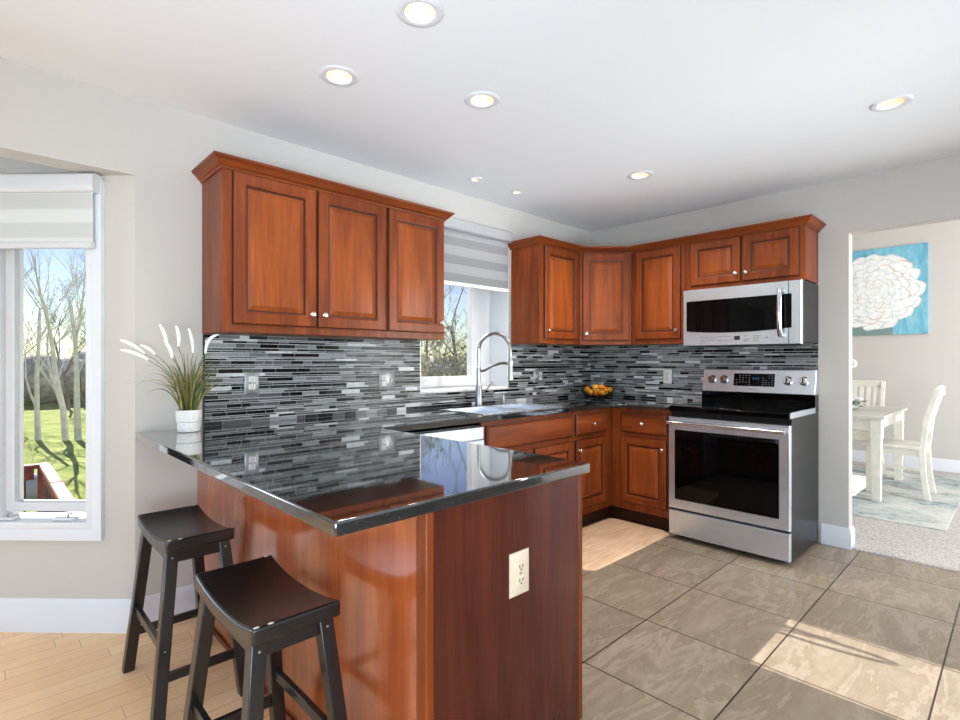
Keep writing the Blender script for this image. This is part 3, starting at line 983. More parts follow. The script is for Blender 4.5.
# dishwasher
d = thing('dishwasher', (-2.31, -0.3, 0), 'stainless dishwasher left of the sink cabinet, mostly hidden behind the breakfast bar', 'dishwasher')
m = MB(); m.box(-2.60, -2.006, FY+0.01, -0.02, 0.1, 0.86); m.build('tub', M['darksteel'], d)
m = MB(); m.box(-2.60, -2.006, FY-0.035, FY+0.009, 0.12, 0.78); m.build('door', M['steel'], d, bevel=0.004)
m = MB(); m.box(-2.60, -2.006, FY-0.03, FY+0.009, 0.781, 0.855); m.build('control_panel', M['steel'], d, bevel=0.004)
m = MB(); m.tube([(-2.56, FY-0.06, 0.745), (-2.05, FY-0.06, 0.745)], 0.011, 10)
for x in (-2.53, -2.08): m.box(x-0.01, x+0.01, FY-0.06, FY-0.0345, 0.738, 0.752)
m.build('handle', M['chrome'], d)

# ------------------------------------------------------------------ backsplash mosaic
random.seed(11)
tcol = [(12, 12, 14), (44, 45, 47), (92, 92, 94), (112, 112, 114), (146, 147, 148), (206, 207, 208)]
TM = [plain('mosaic_glass_%s' % n, c, 0.2, 0.0, noise=0.12, nscale=30, spec=0.14) for n, c in zip(('black', 'charcoal', 'grey', 'mid_grey', 'silver', 'white'), tcol)]
M['grout'] = plain('pale_grout', (204, 204, 202), 0.8)
ROWS = []
z = 0.9155
cyc = [0.0205, 0.0105, 0.0055, 0.0165, 0.0085, 0.0055, 0.0185, 0.0065, 0.012]
k = 0
while z < 1.3705:
    h = cyc[k % len(cyc)]
    if z+h > 1.371 or 1.371-(z+h) < 0.006: h = 1.371-z
    ROWS.append((z, z+h)); z += h+0.003; k += 1
def mosaic(m, regions, fn, wts, seed, hi):
    """tiles on regions of (u0,u1,z0,z1); fn(u,z,d)"""
    rnd = random.Random(seed)
    u_min = min(r[0] for r in regions); u_max = max(r[1] for r in regions)
    for (z0, z1) in ROWS:
        u = u_min-rnd.uniform(0, 0.1)
        big = (z1-z0) > 0.01
        while u < u_max:
            L = rnd.choice([0.048, 0.075, 0.098, 0.098, 0.122, 0.146]) if big else rnd.choice([0.098, 0.122, 0.146, 0.17])
            c = rnd.choices(range(6), wts)[0]
            for (a, b, c0, d0) in regions:
                if z0 < c0-1e-6 or z1 > d0+1e-6: continue
                x0, x1 = max(u, a), min(u+L, b)
                if x1-x0 < 0.006: continue
                m.mi = c
                dd = 0.0075+rnd.uniform(-0.0006, 0.0006)
                x1 -= 0.0024
                P = [m.v(fn(x0, z0, 0.004)), m.v(fn(x1, z0, 0.004)), m.v(fn(x1, z1, 0.004)), m.v(fn(x0, z1, 0.004))]
                Q = [m.v(fn(x0, z0, dd)), m.v(fn(x1, z0, dd)), m.v(fn(x1, z1, dd)), m.v(fn(x0, z1, dd))]
                m.face(Q)
                for i in range(4): m.face([P[i], P[(i+1) % 4], Q[(i+1) % 4], Q[i]])
            u += L
Z0, Z1 = 0.9155, 1.371
for label, regs, fn, wts, seed in (
        ('grey, black and silver strip mosaic backsplash on the window wall', [(-3.338, -2.004, Z0, Z1), (-2.004, -1.13, Z0, 1.022), (-1.13, -0.009, Z0, Z1)], lambda u, z_, d_: (u, -d_, z_), (0.34, 0.16, 0.20, 0.14, 0.10, 0.06), 5),
        ('grey and silver strip mosaic backsplash on the range wall', [(0.001, 1.846, Z0, Z1)], lambda u, z_, d_: (-d_, -u, z_), (0.2, 0.15, 0.22, 0.18, 0.17, 0.08), 8)):
    loc = (-2.0, 0, Z0) if seed == 5 else (0, -0.9, Z0)
    t = thing('backsplash', loc, label, 'backsplash')
    m = MB()
    for a, b, c0, d0 in regs:
        m.loops(fn, [(a, b, c0, d0, 0.0005), (a, b, c0, d0, 0.0052)])
    m.build('grout_bed', M['grout'], t)
    m = MB(); mosaic(m, regs, fn, wts, seed, 0)
    m.build('mosaic_tiles', TM, t)
    if seed == 5:
        m = MB(); m.box(-3.346, -3.3385, -0.009, -0.0005, Z0, Z1); m.build('edge_trim', M['black'], t)

# ------------------------------------------------------------------ range
RY0, RY1 = 1.0935, 1.851          # u = -y
RX = -0.64
fr = map_x(RX)
r = thing('range', (-0.33, -1.47, 0), 'freestanding stainless electric range with black glass oven door', 'stove')
m = MB(); m.box(RX+0.021, -0.03, -RY1, -RY0, 0.025, 0.892); m.build('body', M['darksteel'], r, bevel=0.003)
m = MB()
for x in (-0.55, -0.1):
    for y in (-RY1+0.06, -RY0-0.06):
        m = MB(); m.lathe([(0.018, 0.0), (0.018, 0.0245)], (x, y, 0), 'z', 10)
        m.build('levelling_foot', M['black'], r)
def rr(u0, u1, v0, v1, i, w): return (u0+i, u1-i, v0+i, v1-i, w)
m = MB()
m.loops(fr, [rr(RY0, RY1, 0.218, 0.852, 0, -0.018), rr(RY0, RY1, 0.218, 0.852, 0, 0.014), rr(RY0, RY1, 0.218, 0.852, 0.004, 0.02)])
dr = sub(m.build('oven_door', M['steel'], r))
m = MB(); m.loops(fr, [(1.14, 1.794, 0.285, 0.765, 0.0202), (1.14, 1.794, 0.285, 0.765, 0.0225), (1.143, 1.791, 0.288, 0.762, 0.0235)])
m.build('oven_window', M['blackglass'], dr)
m = MB(); m.tube([fr(1.10, 0.815, 0.058), fr(1.835, 0.815, 0.058)], 0.0125, 14)
for u in (1.12, 1.815): m.loops(fr, [(u-0.012, u+0.012, 0.806, 0.824, 0.0202), (u-0.012, u+0.012, 0.806, 0.824, 0.058)])
m.build('door_handle', M['chrome'], dr)
m = MB(); m.loops(fr, [rr(RY0, RY1, 0.035, 0.205, 0, -0.018), rr(RY0, RY1, 0.035, 0.205, 0, 0.012), rr(RY0, RY1, 0.035, 0.205, 0.004, 0.018)])
m.build('storage_drawer', M['steel'], r)
m = MB(); m.loops(fr, [(RY0, RY1, 0.206, 0.217, -0.02), (RY0, RY1, 0.206, 0.217, -0.008)]); m.build('gap_strip', M['black'], r)
m = MB(); m.box(RX-0.022, -0.115, -RY1, -RY0, 0.8925, 0.925); m.build('cooktop_frame', M['blackglass'], r, bevel=0.004)
m = MB(); m.box(RX-0.015, -0.118, -RY1-0.003, -RY1-0.0003, 0.893, 0.928); m.build('cooktop_side_trim', M['steel'], r)
m = MB(); m.box(RX-0.012, -0.118, -RY1+0.006, -RY0-0.006, 0.9253, 0.929); ck = sub(m.build('cooktop_glass', M['blackglass'], r, bevel=0.002))
M['ring'] = plain('burner_ring_print', (70, 70, 74), 0.2)
for cx_, cy_, rad in ((-0.5, -1.30, 0.105), (-0.5, -1.65, 0.085), (-0.25, -1.30, 0.075), (-0.25, -1.65, 0.10)):
    m = MB()
    a = [m.v((cx_+rad*math.cos(2*PI*i/40), cy_+rad*math.sin(2*PI*i/40), 0.9293)) for i in range(40)]
    b = [m.v((cx_+(rad-0.003)*math.cos(2*PI*i/40), cy_+(rad-0.003)*math.sin(2*PI*i/40), 0.9293)) for i in range(40)]
    for i in range(40): m.face([a[i], a[(i+1) % 40], b[(i+1) % 40], b[i]])
    m.build('burner_ring', M['ring'], ck)
# back guard: black riser, then steel control panel leaning back a little
m = MB(); m.box(-0.114, -0.03, -RY1, -RY0, 0.893, 1.01); m.build('back_riser', M['blackglass'], r)
m = MB()
m.hexa([(-0.115, -RY1, 1.008), (-0.115, -RY0, 1.008), (-0.014, -RY0, 1.008), (-0.014, -RY1, 1.008)], [(-0.085, -RY1, 1.18), (-0.085, -RY0, 1.18), (-0.014, -RY0, 1.18), (-0.014, -RY1, 1.18)])
cp = sub(m.build('control_panel', M['steel'], r, bevel=0.006))
sl = 0.03/0.172
fc = lambda u, v, w: (-0.115+(v-1.008)*sl-w, -u, v)
m = MB(); m.loops(fc, [(1.325, 1.60, 1.058, 1.148, 0.0003), (1.325, 1.60, 1.058, 1.148, 0.003)]); sc_ = m.build('control_screen', M['blackglass'], cp)
rnd = random.Random(3)
m = MB()
for i in range(3):
    u = 1.455+i*0.017
    for (a, b, c0, d0) in ((0, 0.009, 0.016, 0.018), (0, 0.009, 0.008, 0.01), (0, 0.009, 0, 0.002), (0, 0.0018, 0, 0.018), (0.0072, 0.009, 0, 0.018)):
        m.loops(fc, [(u+a, u+b, 1.104+c0, 1.104+d0, 0.0031), (u+a, u+b, 1.104+c0, 1.104+d0, 0.0036)])
m.build('display_digits', M['display'], cp)
m = MB()
for row, vv in enumerate((1.132, 1.116, 1.100, 1.084, 1.069)):
    for u in (1.34, 1.362, 1.384, 1.406, 1.428, 1.52, 1.54, 1.56, 1.58):
        if rnd.random() < 0.25: continue
        m.loops(fc, [(u, u+0.011, vv, vv+0.0035, 0.0031), (u, u+0.011, vv, vv+0.0035, 0.0034)])
m.build('button_legends', M['mark_light'], cp)
m = MB()
for i, w_ in enumerate((0.006, 0.006, 0.007, 0.006, 0.006, 0.006, 0.006)):
    m.loops(fc, [(1.43+i*0.0085, 1.43+i*0.0085+w_, 1.034, 1.040, 0.0003), (1.43+i*0.0085, 1.43+i*0.0085+w_, 1.034, 1.040, 0.0008)])
m.build('badge', M['mark'], cp)
for u in (1.166, 1.255, 1.683, 1.782):
    c = Vector(fc(u, 1.102, 0.0002)); n = Vector((-1, 0, sl)).normalized()
    m = MB(); m.lathe([(0.031, 0.0), (0.031, 0.004), (0.026, 0.006), (0.024, 0.026), (0.021, 0.030)], c, n.to_track_quat('Z', 'Y').to_matrix(), 22)
    kb = sub(m.build('knob', M['chrome'], cp))
    m = MB(); m.loops(lambda a, b, w: fc(a, b, w), [(u-0.004, u+0.004, 1.080, 1.124, 0.030), (u-0.003, u+0.003, 1.082, 1.122, 0.042)])
    m.build('grip', M['black'], kb)

# ------------------------------------------------------------------ microwave
MX = -0.40
fm = map_x(MX)
MZ0, MZ1 = 1.348, 1.757
w = thing('microwave_oven', (-0.2, -1.46, MZ0), 'stainless over-the-range microwave with black window under the short cabinet', 'microwave')
m = MB(); m.box(MX+0.031, -0.012, -1.846, -1.078, MZ0+0.012, MZ1); m.build('body', M['darksteel'], w, bevel=0.002)
m = MB(); m.box(MX+0.05, -0.05, -1.83, -1.09, MZ0-0.004, MZ0+0.0115); m.build('vent_underside', M['black'], w)
m = MB(); m.loops(fm, [(1.078, 1.7715, MZ0, MZ1, -0.03), (1.078, 1.7715, MZ0, MZ1, -0.004), (1.081, 1.7685, MZ0+0.004, MZ1-0.004, 0.001)])
md = sub(m.build('door', M['steel'], w))
m = MB(); m.loops(fm, [(1.7725, 1.846, MZ0, MZ1, -0.03), (1.7725, 1.846, MZ0, MZ1, -0.004), (1.7755, 1.843, MZ0+0.004, MZ1-0.004, 0.001)])
mp = sub(m.build('side_panel', M['steel'], w))
# window with a gently bowed lower edge
m = MB()
N = 16
top, bot, top2, bot2 = [], [], [], []
for i in range(N+1):
    u = 1.105+(1.79-1.105)*i/N
    q = (i/N-0.5)*2
    vb_ = 1.437+0.018*q*q
    if 0: pass
    for lst, vv, w_ in ((top, 1.672, 0.0012), (bot, vb_, 0.0012), (top2, 1.672, 0.0042), (bot2, vb_, 0.0042)):
        lst.append(m.v(fm(u, vv, w_)))
for i in range(N):
    m.face([top2[i], top2[i+1], bot2[i+1], bot2[i]])
    m.face([top[i], top[i+1], top2[i+1], top2[i]])
    m.face([bot[i], bot[i+1], bot2[i+1], bot2[i]])
m.face([top[0], top2[0], bot2[0], bot[0]]); m.face([top[-1], top2[-1], bot2[-1], bot[-1]])
m.build('window', M['blackglass'], md)
m = MB(); m.tube([fm(1.732, 1.695, 0.002), fm(1.732, 1.70, 0.03), fm(1.732, 1.66, 0.046), fm(1.732, 1.55, 0.055), fm(1.732, 1.44, 0.046), fm(1.732, 1.405, 0.03), fm(1.732, 1.41, 0.002)], 0.0155, 12)
m.build('door_handle', M['chrome'], md)
m = MB()
rnd = random.Random(9)
for u0, u1, dark in ((1.205, 1.245, 0), (1.25, 1.31, 0), (1.325, 1.36, 1), (1.37, 1.42, 0), (1.43, 1.475, 1), (1.50, 1.53, 0), (1.56, 1.60, 0)):
    for vv in (1.372, 1.384, 1.396, 1.408):
        if rnd.random() < 0.2: continue
        u = u0
        while u < u1:
            l = rnd.uniform(0.004, 0.014)
            m.loops(fm, [(u, u+l, vv, vv+0.004, 0.0012), (u, u+l, vv, vv+0.004, 0.0018)])
            u += l+0.004
m.build('control_legends', M['mark'], md)
m = MB(); m.loops(fm, [(1.44, 1.475, 1.384, 1.41, 0.0019), (1.44, 1.475, 1.384, 1.41, 0.0024)]); m.build('control_display', M['black'], md)
m = MB(); m.lathe([(0.006, 0.0011), (0.006, 0.0018)], fm(1.645, 1.395, 0), Vector((-1, 0, 0)).to_track_quat('Z', 'Y').to_matrix(), 12); m.build('badge', M['mark'], md)

# ------------------------------------------------------------------ outlets and switches
def outlet(loc, fn, w_, h_, plate, kinds, label, cat='outlet', name='wall_outlet', face=None):
    """fn(u,v,d) in metres around the plate centre"""
    t = thing(name, loc, label, cat)
    m = MB(); m.loops(fn, [(-w_/2, w_/2, -h_/2, h_/2, 0.0), (-w_/2, w_/2, -h_/2, h_/2, 0.003), (-w_/2+0.006, w_/2-0.006, -h_/2+0.006, h_/2-0.006, 0.0065)])
    m.build('cover_plate', plate, t)
    for u, kd in kinds:
        if kd == 'duplex':
            for s_ in (-1, 1):
                v = s_*0.0195
                m = MB(); m.loops(fn, [(u-0.017, u+0.017, v-0.0145, v+0.0145, 0.0066), (u-0.017, u+0.017, v-0.0145, v+0.0145, 0.0085), (u-0.0155, u+0.0155, v-0.013, v+0.013, 0.0095)])
                rc = sub(m.build('receptacle', face or M['plate_white'], t))
                m = MB()
                for du in (-0.0065, 0.0065): m.loops(fn, [(u+du-0.0013, u+du+0.0013, v-0.003, v+0.007, 0.0096), (u+du-0.0013, u+du+0.0013, v-0.003, v+0.007, 0.0101)])
                m.loops(fn, [(u-0.0025, u+0.0025, v-0.0095, v-0.0055, 0.0096), (u-0.0025, u+0.0025, v-0.0095, v-0.0055, 0.0101)])
                m.build('slots', M['slot'], rc)
        else:
            m = MB(); m.loops(fn, [(u-0.005, u+0.005, -0.012, 0.012, 0.0066), (u-0.005, u+0.005, -0.003, 0.011, 0.014), (u-0.004, u+0.004, 0.002, 0.010, 0.018)])
            m.build('switch', face or M['plate_white'], t)
    m = MB(); m.loops(fn, [(-0.003, 0.003, -0.003, 0.003, 0.0066), (-0.003, 0.003, -0.003, 0.003, 0.0078)]); m.build('screw', M['screw'], t)
    return t
def at_y(x, z_, y0): return lambda u, v, d_: (x+u, y0-d_, z_+v)
def at_x(y, z_, x0): return lambda u, v, d_: (x0-d_, y-u, z_+v)
TS = -0.0086
outlet((-3.112, TS, 1.124), at_y(-3.112, 1.124, TS), 0.074, 0.116, M['plate_grey'], [(0, 'duplex')], 'grey-plated duplex outlet on the mosaic beside the potted grass')
outlet((-2.271, TS, 1.115), at_y(-2.271, 1.115, TS), 0.12, 0.116, M['plate_grey'], [(-0.027, 'duplex'), (0.027, 'switch')], 'grey double plate with outlet and switch left of the sink window')
outlet((-0.78, TS, 1.114), at_y(-0.78, 1.114, TS), 0.12, 0.11, M['plate_grey'], [(-0.027, 'switch'), (0.027, 'duplex')], 'grey double plate with switch and outlet right of the sink window')
outlet((TS, -0.762, 1.111), at_x(-0.762, 1.111, TS), 0.072, 0.118, M['plate_white'], [(0, 'duplex')], 'white outlet on the mosaic between fruit basket and range')
outlet((-3.047, -1.8315, 0.642), at_y(-3.047, 0.642, -1.8315), 0.08, 0.122, M['plate_cream'], [(0, 'duplex')], 'cream outlet on the end panel of the peninsula', face=M['plate_cream'])

# ------------------------------------------------------------------ recessed lamps
PLACES = ['nearest, at the top edge of the photo', 'above the potted grass end of the bar', 'before the wall cabinets left of the window',
          'small one over the sink, left of the pair', 'small one over the sink, right of the pair', 'over the floor in front of the corner cabinet', 'over the floor before the dining opening']
for (x, y, s_), pl, watts in zip(CANS, PLACES, (13, 12, 12, 5, 5, 66, 30)):
    t = thing('recessed_light', (x, y, CEIL), 'round white recessed ceiling light, '+pl, 'ceiling light', 'recessed ceiling lights')
    m = MB()
    m.lathe([(0.052*s_, CEIL+0.004), (0.054*s_, CEIL-0.004), (0.062*s_, CEIL-0.007), (0.08*s_, CEIL-0.004), (0.084*s_, CEIL-0.0005), (0.078*s_, CEIL-0.0004)], (x, y, 0), 'z', 32, False)
    m.build('trim_ring', M['white'], t)
    m = MB(); m.lathe([(0.053*s_, CEIL+0.001), (0.052*s_, CEIL+0.02), (0.049*s_, CEIL+0.022), (0.046*s_, CEIL+0.09), (0.045*s_, CEIL+0.094)], (x, y, 0), 'z', 28, False)
    m.build('baffle', M['baffle'], t)
    m = MB(); m.lathe([(0.045*s_, CEIL+0.0935), (0.036*s_, CEIL+0.072), (0.022*s_, CEIL+0.062), (0.004*s_, CEIL+0.058)], (x, y, 0), 'z', 24)
    m.build('bulb', M['bulb'], t)
    add_light('recessed_lamp', 'SPOT', (x, y, CEIL-0.012), watts, (1.0, 0.91, 0.80), aim=(x, y, 0), spot_size=math.radians(140), spot_blend=0.9, shadow_soft_size=0.04)

# ------------------------------------------------------------------ bar stools
def make_stool():
    t = tag(empty('bar_stool', (0, 0, 0)), 'x', 'bar stool', 'black saddle-seat bar stools')
    W, L, H = 0.113, 0.222, 0.622
    m = MB()
    nx, ny = 8, 16
    def prof(y):
        return 0.026*(abs(y)/L)**2.2
    T, B = [], []
    for j in range(ny+1):
        y = -L+2*L*j/ny
        T.append([m.v((-W+2*W*i/nx, y, H-0.026+prof(y))) for i in range(nx+1)])
        B.append([m.v((-W+2*W*i/nx, y, H-0.026+prof(y)-0.042)) for i in range(nx+1)])
    for j in range(ny):
        for i in range(nx):
            m.face([T[j][i], T[j][i+1], T[j+1][i+1], T[j+1][i]])
            m.face([B[j][i], B[j][i+1], B[j+1][i+1], B[j+1][i]])
        for i in (0, nx): m.face([T[j][i], T[j+1][i], B[j+1][i], B[j][i]])
    for j in (0, ny):
        for i in range(nx): m.face([T[j][i], T[j][i+1], B[j][i+1], B[j][i]])
    st = m.build('seat', M['blackpaint'], t, bevel=0.007, seg=3)
    m = MB()
    for sx, sy in ((-W+0.045, -L+0.004), (-W+0.012, -L+0.006), (W-0.02, L-0.006)):
        m.sphere((sx, sy, H-0.0008), 0.006, 8, 6, (1.3, 0.7, 0.3))
    m.build('worn_chips', M['worn'], st)
    # legs
    tx, ty, fx_, fy_ = 0.084, 0.175, 0.142, 0.235
    zt = 0.582
    def legp(sx, sy, z_):
        k_ = 1-z_/zt
        return Vector((sx*(tx+(fx_-tx)*k_), sy*(ty+(fy_-ty)*k_), z_))
    for sx in (-1, 1):
        for sy in (-1, 1):
            m = MB()
            a, b = legp(sx, sy, zt), legp(sx, sy, 0.0)
            h = 0.0195
            m.hexa([b+Vector((dx*h, dy*h, 0)) for dx, dy in ((-1, -1), (1, -1), (1, 1), (-1, 1))], [a+Vector((dx*h, dy*h, 0)) for dx, dy in ((-1, -1), (1, -1), (1, 1), (-1, 1))])
            lg = m.build('leg', M['blackpaint'], t, bevel=0.003)
            m = MB()
            for z_ in (0.552, 0.25):
                c = legp(sx, sy, z_)
                m.lathe([(0.0032, 0), (0.0032, 0.0008), (0.002, 0.0011)], c+Vector((0, sy*0.0197, 0)), Vector((0, sy, 0)).to_track_quat('Z', 'Y').to_matrix(), 8)
            m.build('screw_cap', M['screw'], lg)
    for sx in (-1, 1):
        m = MB(); m.beam(legp(sx, -1, 0.556)+Vector((0, .0, 0)), legp(sx, 1, 0.556), 0.018, 0.05); m.build('apron', M['blackpaint'], t, bevel=0.002)
        m = MB(); m.beam(legp(sx, -1, 0.25), legp(sx, 1, 0.25), 0.018, 0.03); m.build('stretcher', M['blackpaint'], t, bevel=0.002)
    for sy in (-1, 1):
        m = MB(); m.beam(legp(-1, sy, 0.556), legp(1, sy, 0.556), 0.018, 0.05); m.build('apron', M['blackpaint'], t, bevel=0.002)
        m = MB(); m.beam(legp(-1, sy, 0.155), legp(1, sy, 0.155), 0.018, 0.03); m.build('stretcher', M['blackpaint'], t, bevel=0.002)
    return t
st = make_stool()
st.location = (-3.573, -0.568, 0)
st['label'] = 'black saddle-seat wooden stool at the bar, the farther one by the wall'
st2 = copy_tree(st)
st2.location = (-3.582, -1.372, 0)
st2['label'] = 'black saddle-seat wooden stool at the bar, the nearer one at the photo bottom'

# ------------------------------------------------------------------ potted grass
PX, PY = -3.447, -0.15
pl = thing('potted_grass', (PX, PY, CT1), 'artificial grass plant with white plumes in a pale pot at the wall end of the bar', 'plant')
m = MB()
m.lathe([(0.044, CT1+0.0008), (0.047, CT1+0.004), (0.049, CT1+0.043), (0.0475, CT1+0.046), (0.052, CT1+0.049), (0.055, CT1+0.098), (0.0545, CT1+0.101), (0.050, CT1+0.101), (0.049, CT1+0.088)], (PX, PY, 0), 'z', 28)
pt = sub(m.build('pot', M['pot'], pl))
m = MB(); m.lathe([(0.0485, CT1+0.0885), (0.0485, CT1+0.092)], (PX, PY, 0), 'z', 20); m.build('soil', M['soil'], pt)
rnd = random.Random(4)
def blade(m, p0, p1, p2, w_):
    pts = []
    for i in range(9):
        s_ = i/8
        pts.append(Vector(p0)*(1-s_)**2+Vector(p1)*2*s_*(1-s_)+Vector(p2)*s_*s_)
    L, R = [], []
    side = (Vector(p2)-Vector(p0)).cross(Vector((rnd.uniform(-1, 1), rnd.uniform(-1, 1), 0.3)))
    if side.length < 1e-4: side = Vector((1, 0, 0))
    side.normalize()
    for i, p in enumerate(pts):
        ww = w_*(1-(i/8)**1.6)+0.0004
        L.append(m.v(p+side*ww)); R.append(m.v(p-side*ww))
    for i in range(8): m.face([L[i], L[i+1], R[i+1], R[i]])
BASEZ = CT1+0.09
for nm, mt, n in (('grass_blades', M['leaf'], 85), ('pale_grass_blades', M['leaf2'], 45)):
    m = MB()
    for i in range(n):
        a = rnd.uniform(0, 2*PI); r0 = rnd.uniform(0, 0.036)
        p0 = (PX+r0*math.cos(a), PY+r0*math.sin(a), BASEZ)
        lean = rnd.uniform(0.02, 0.17)*(1.0 if rnd.random() < .8 else 1.35); hgt = rnd.uniform(0.16, 0.31)
        a += rnd.uniform(-0.4, 0.4)
        if math.sin(a) > 0: lean = min(lean, 0.12)
        p2 = (PX+math.cos(a)*(lean+r0), PY+math.sin(a)*(lean+r0)*0.75, BASEZ+hgt-lean*0.75)
        p1 = (PX+math.cos(a)*(lean*0.35+r0), PY+math.sin(a)*(lean*0.3+r0), BASEZ+hgt*0.78)
        blade(m, p0, p1, p2, rnd.uniform(0.0018, 0.0036))
    for tx_, tz_ in ((-3.70, 1.14), (-3.64, 1.21), (-3.63, 1.19), (-3.315, 1.225), (-3.345, 1.175), (-3.33, 1.27)):
        if n > 50: blade(m, (PX, PY, BASEZ), (PX+(tx_-PX)*0.4, PY, tz_+0.06), (tx_, PY-0.02, tz_), 0.003)
    m.build(nm, mt, pl)
for (x0, z0, x1, z1, dy) in ((-3.712, 1.329, -3.622, 1.272, 0.0), (-3.716, 1.286, -3.613, 1.244, -0.02), (-3.632, 1.309, -3.575, 1.268, 0.03), (-3.559, 1.405, -3.532, 1.308, 0.02),
                             (-3.555, 1.333, -3.522, 1.252, -0.03), (-3.500, 1.400, -3.490, 1.305, 0.0), (-3.445, 1.392, -3.427, 1.277, 0.01), (-3.334, 1.363, -3.388, 1.275, -0.04)):
    a, b = Vector((x0, PY+dy*1.3, z0)), Vector((x1, PY+dy, z1))
    m = MB()
    c = Vector((PX+(x1-PX)*0.25, PY, BASEZ+0.05)); st_ = []
    for i in range(7):
        s_ = i/6
        st_.append(Vector((PX, PY, BASEZ))*(1-s_)**2+Vector((PX+(x1-PX)*0.3, PY+dy*0.5, BASEZ+(z1-BASEZ)*0.75))*2*s_*(1-s_)+b*s_*s_)
    m.tube(st_, 0.0014, 5)
    stem = sub(m.build('stem', M['leaf'], pl))
    m = MB()
    pts, rad = [], []
    bow = Vector((0, 0, 0.008)) if x0 < -3.6 else Vector((0.006, 0, 0))
    if x0 > -3.35: bow = Vector((-0.012, 0, 0.018))
    for i in range(11):
        s_ = i/10
        pts.append(b.lerp(a, s_)+bow*4*s_*(1-s_)); rad.append(0.0015+0.0065*math.sin(PI*min(1, max(0, 0.08+0.86*s_)))**0.6)
    m.tube(pts, rad, 8)
    m.build('plume', M['plume'], stem)

# ------------------------------------------------------------------ fruit basket
FXC, FYC = -0.405, -0.345
fbk = thing('wire_fruit_basket', (FXC, FYC, CT1), 'black wire basket of yellow fruit in the counter corner', 'fruit basket')
def bowl_pt(a, s_):
    rad = 0.05+0.087*math.sin(s_*PI/2); return Vector((FXC+rad*math.cos(a), FYC+rad*math.sin(a), CT1+0.022+0.082*(1-math.cos(s_*PI/2))))
m = MB()
for i in range(26):
    a = 2*PI*i/26
    for tw in (0.5, -0.5):
        m.tube([bowl_pt(a+tw*k_/6, k_/6) for k_ in range(7)], 0.0017, 5)
m.build('wire_mesh', M['wire'], fbk)
m = MB()
for s_, r_ in ((1, 0.0032), (0, 0.0025)):
    m.tube([bowl_pt(2*PI*i/36, s_) for i in range(37)], r_, 6)
m.build('rim', M['wire'], fbk)
m = MB(); m.tube([(FXC+0.055*math.cos(2*PI*i/36), FYC+0.055*math.sin(2*PI*i/36), CT1+0.003) for i in range(37)], 0.0025, 6)
for i in range(6):
    a = 2*PI*i/6
    m.tube([bowl_pt(a, 0), (FXC+0.055*math.cos(a), FYC+0.055*math.sin(a), CT1+0.003)], 0.002, 5)
m.build('foot', M['wire'], fbk)
rnd = random.Random(21)
fruit_spots = [(0.0, 0.0, 0.062)]
for i in range(6): fruit_spots.append((0.062*math.cos(i*PI/3+.3), 0.062*math.sin(i*PI/3+.3), 0.064))
for i in range(7): fruit_spots.append((0.098*math.cos(i*2*PI/7), 0.098*math.sin(i*2*PI/7), 0.088))
for i in range(3): fruit_spots.append((0.032*math.cos(i*2*PI/3+1), 0.032*math.sin(i*2*PI/3+1), 0.108))
for i, (dx, dy, dz) in enumerate(fruit_spots):
    m = MB(); rr_ = 0.0245 if i < 7 else 0.023
    m.sphere((FXC+dx, FYC+dy, CT1+dz), rr_, 14, 9, (1.08, 1.0, 0.95))
    o = m.build('fruit', M['fruit'] if i % 4 else M['fruit2'])
    tag(o, 'small round yellow-orange fruit lying in the black wire basket', 'fruit', 'fruit in the wire basket')

# ------------------------------------------------------------------ kitchen mat
m = MB()
x0, x1, y0, y1, rad = -1.56, -0.545, -1.07, -0.555, 0.07
poly = []
for cx_, cy_, a0 in ((x1-rad, y1-rad, 0), (x0+rad, y1-rad, PI/2), (x0+rad, y0+rad, PI), (x1-rad, y0+rad, 1.5*PI)):
    for i in range(7): poly.append((cx_+rad*math.cos(a0+i*PI/12), cy_+rad*math.sin(a0+i*PI/12)))
cxm, cym = (x0+x1)/2, (y0+y1)/2
def scl(k_): return [(cxm+(x-cxm)*(1-k_*2/(x1-x0)), cym+(y-cym)*(1-k_*2/(y1-y0))) for x, y in poly]
rings = [[m.v((x, y, z_)) for x, y in scl(k_)] for k_, z_ in ((0, 0.0005), (0.0, 0.003), (0.02, 0.014), (0.03, 0.016))]
for a, b in zip(rings, rings[1:]):
    for i in range(len(a)): m.face([a[i], a[(i+1) % len(a)], b[(i+1) % len(b)], b[i]])
m.face(rings[0]); m.face(rings[-1])
tag(m.build('kitchen_mat', M['mat'], angle=0.5), 'tan padded kitchen mat on the tile floor by the corner cabinets', 'floor mat')

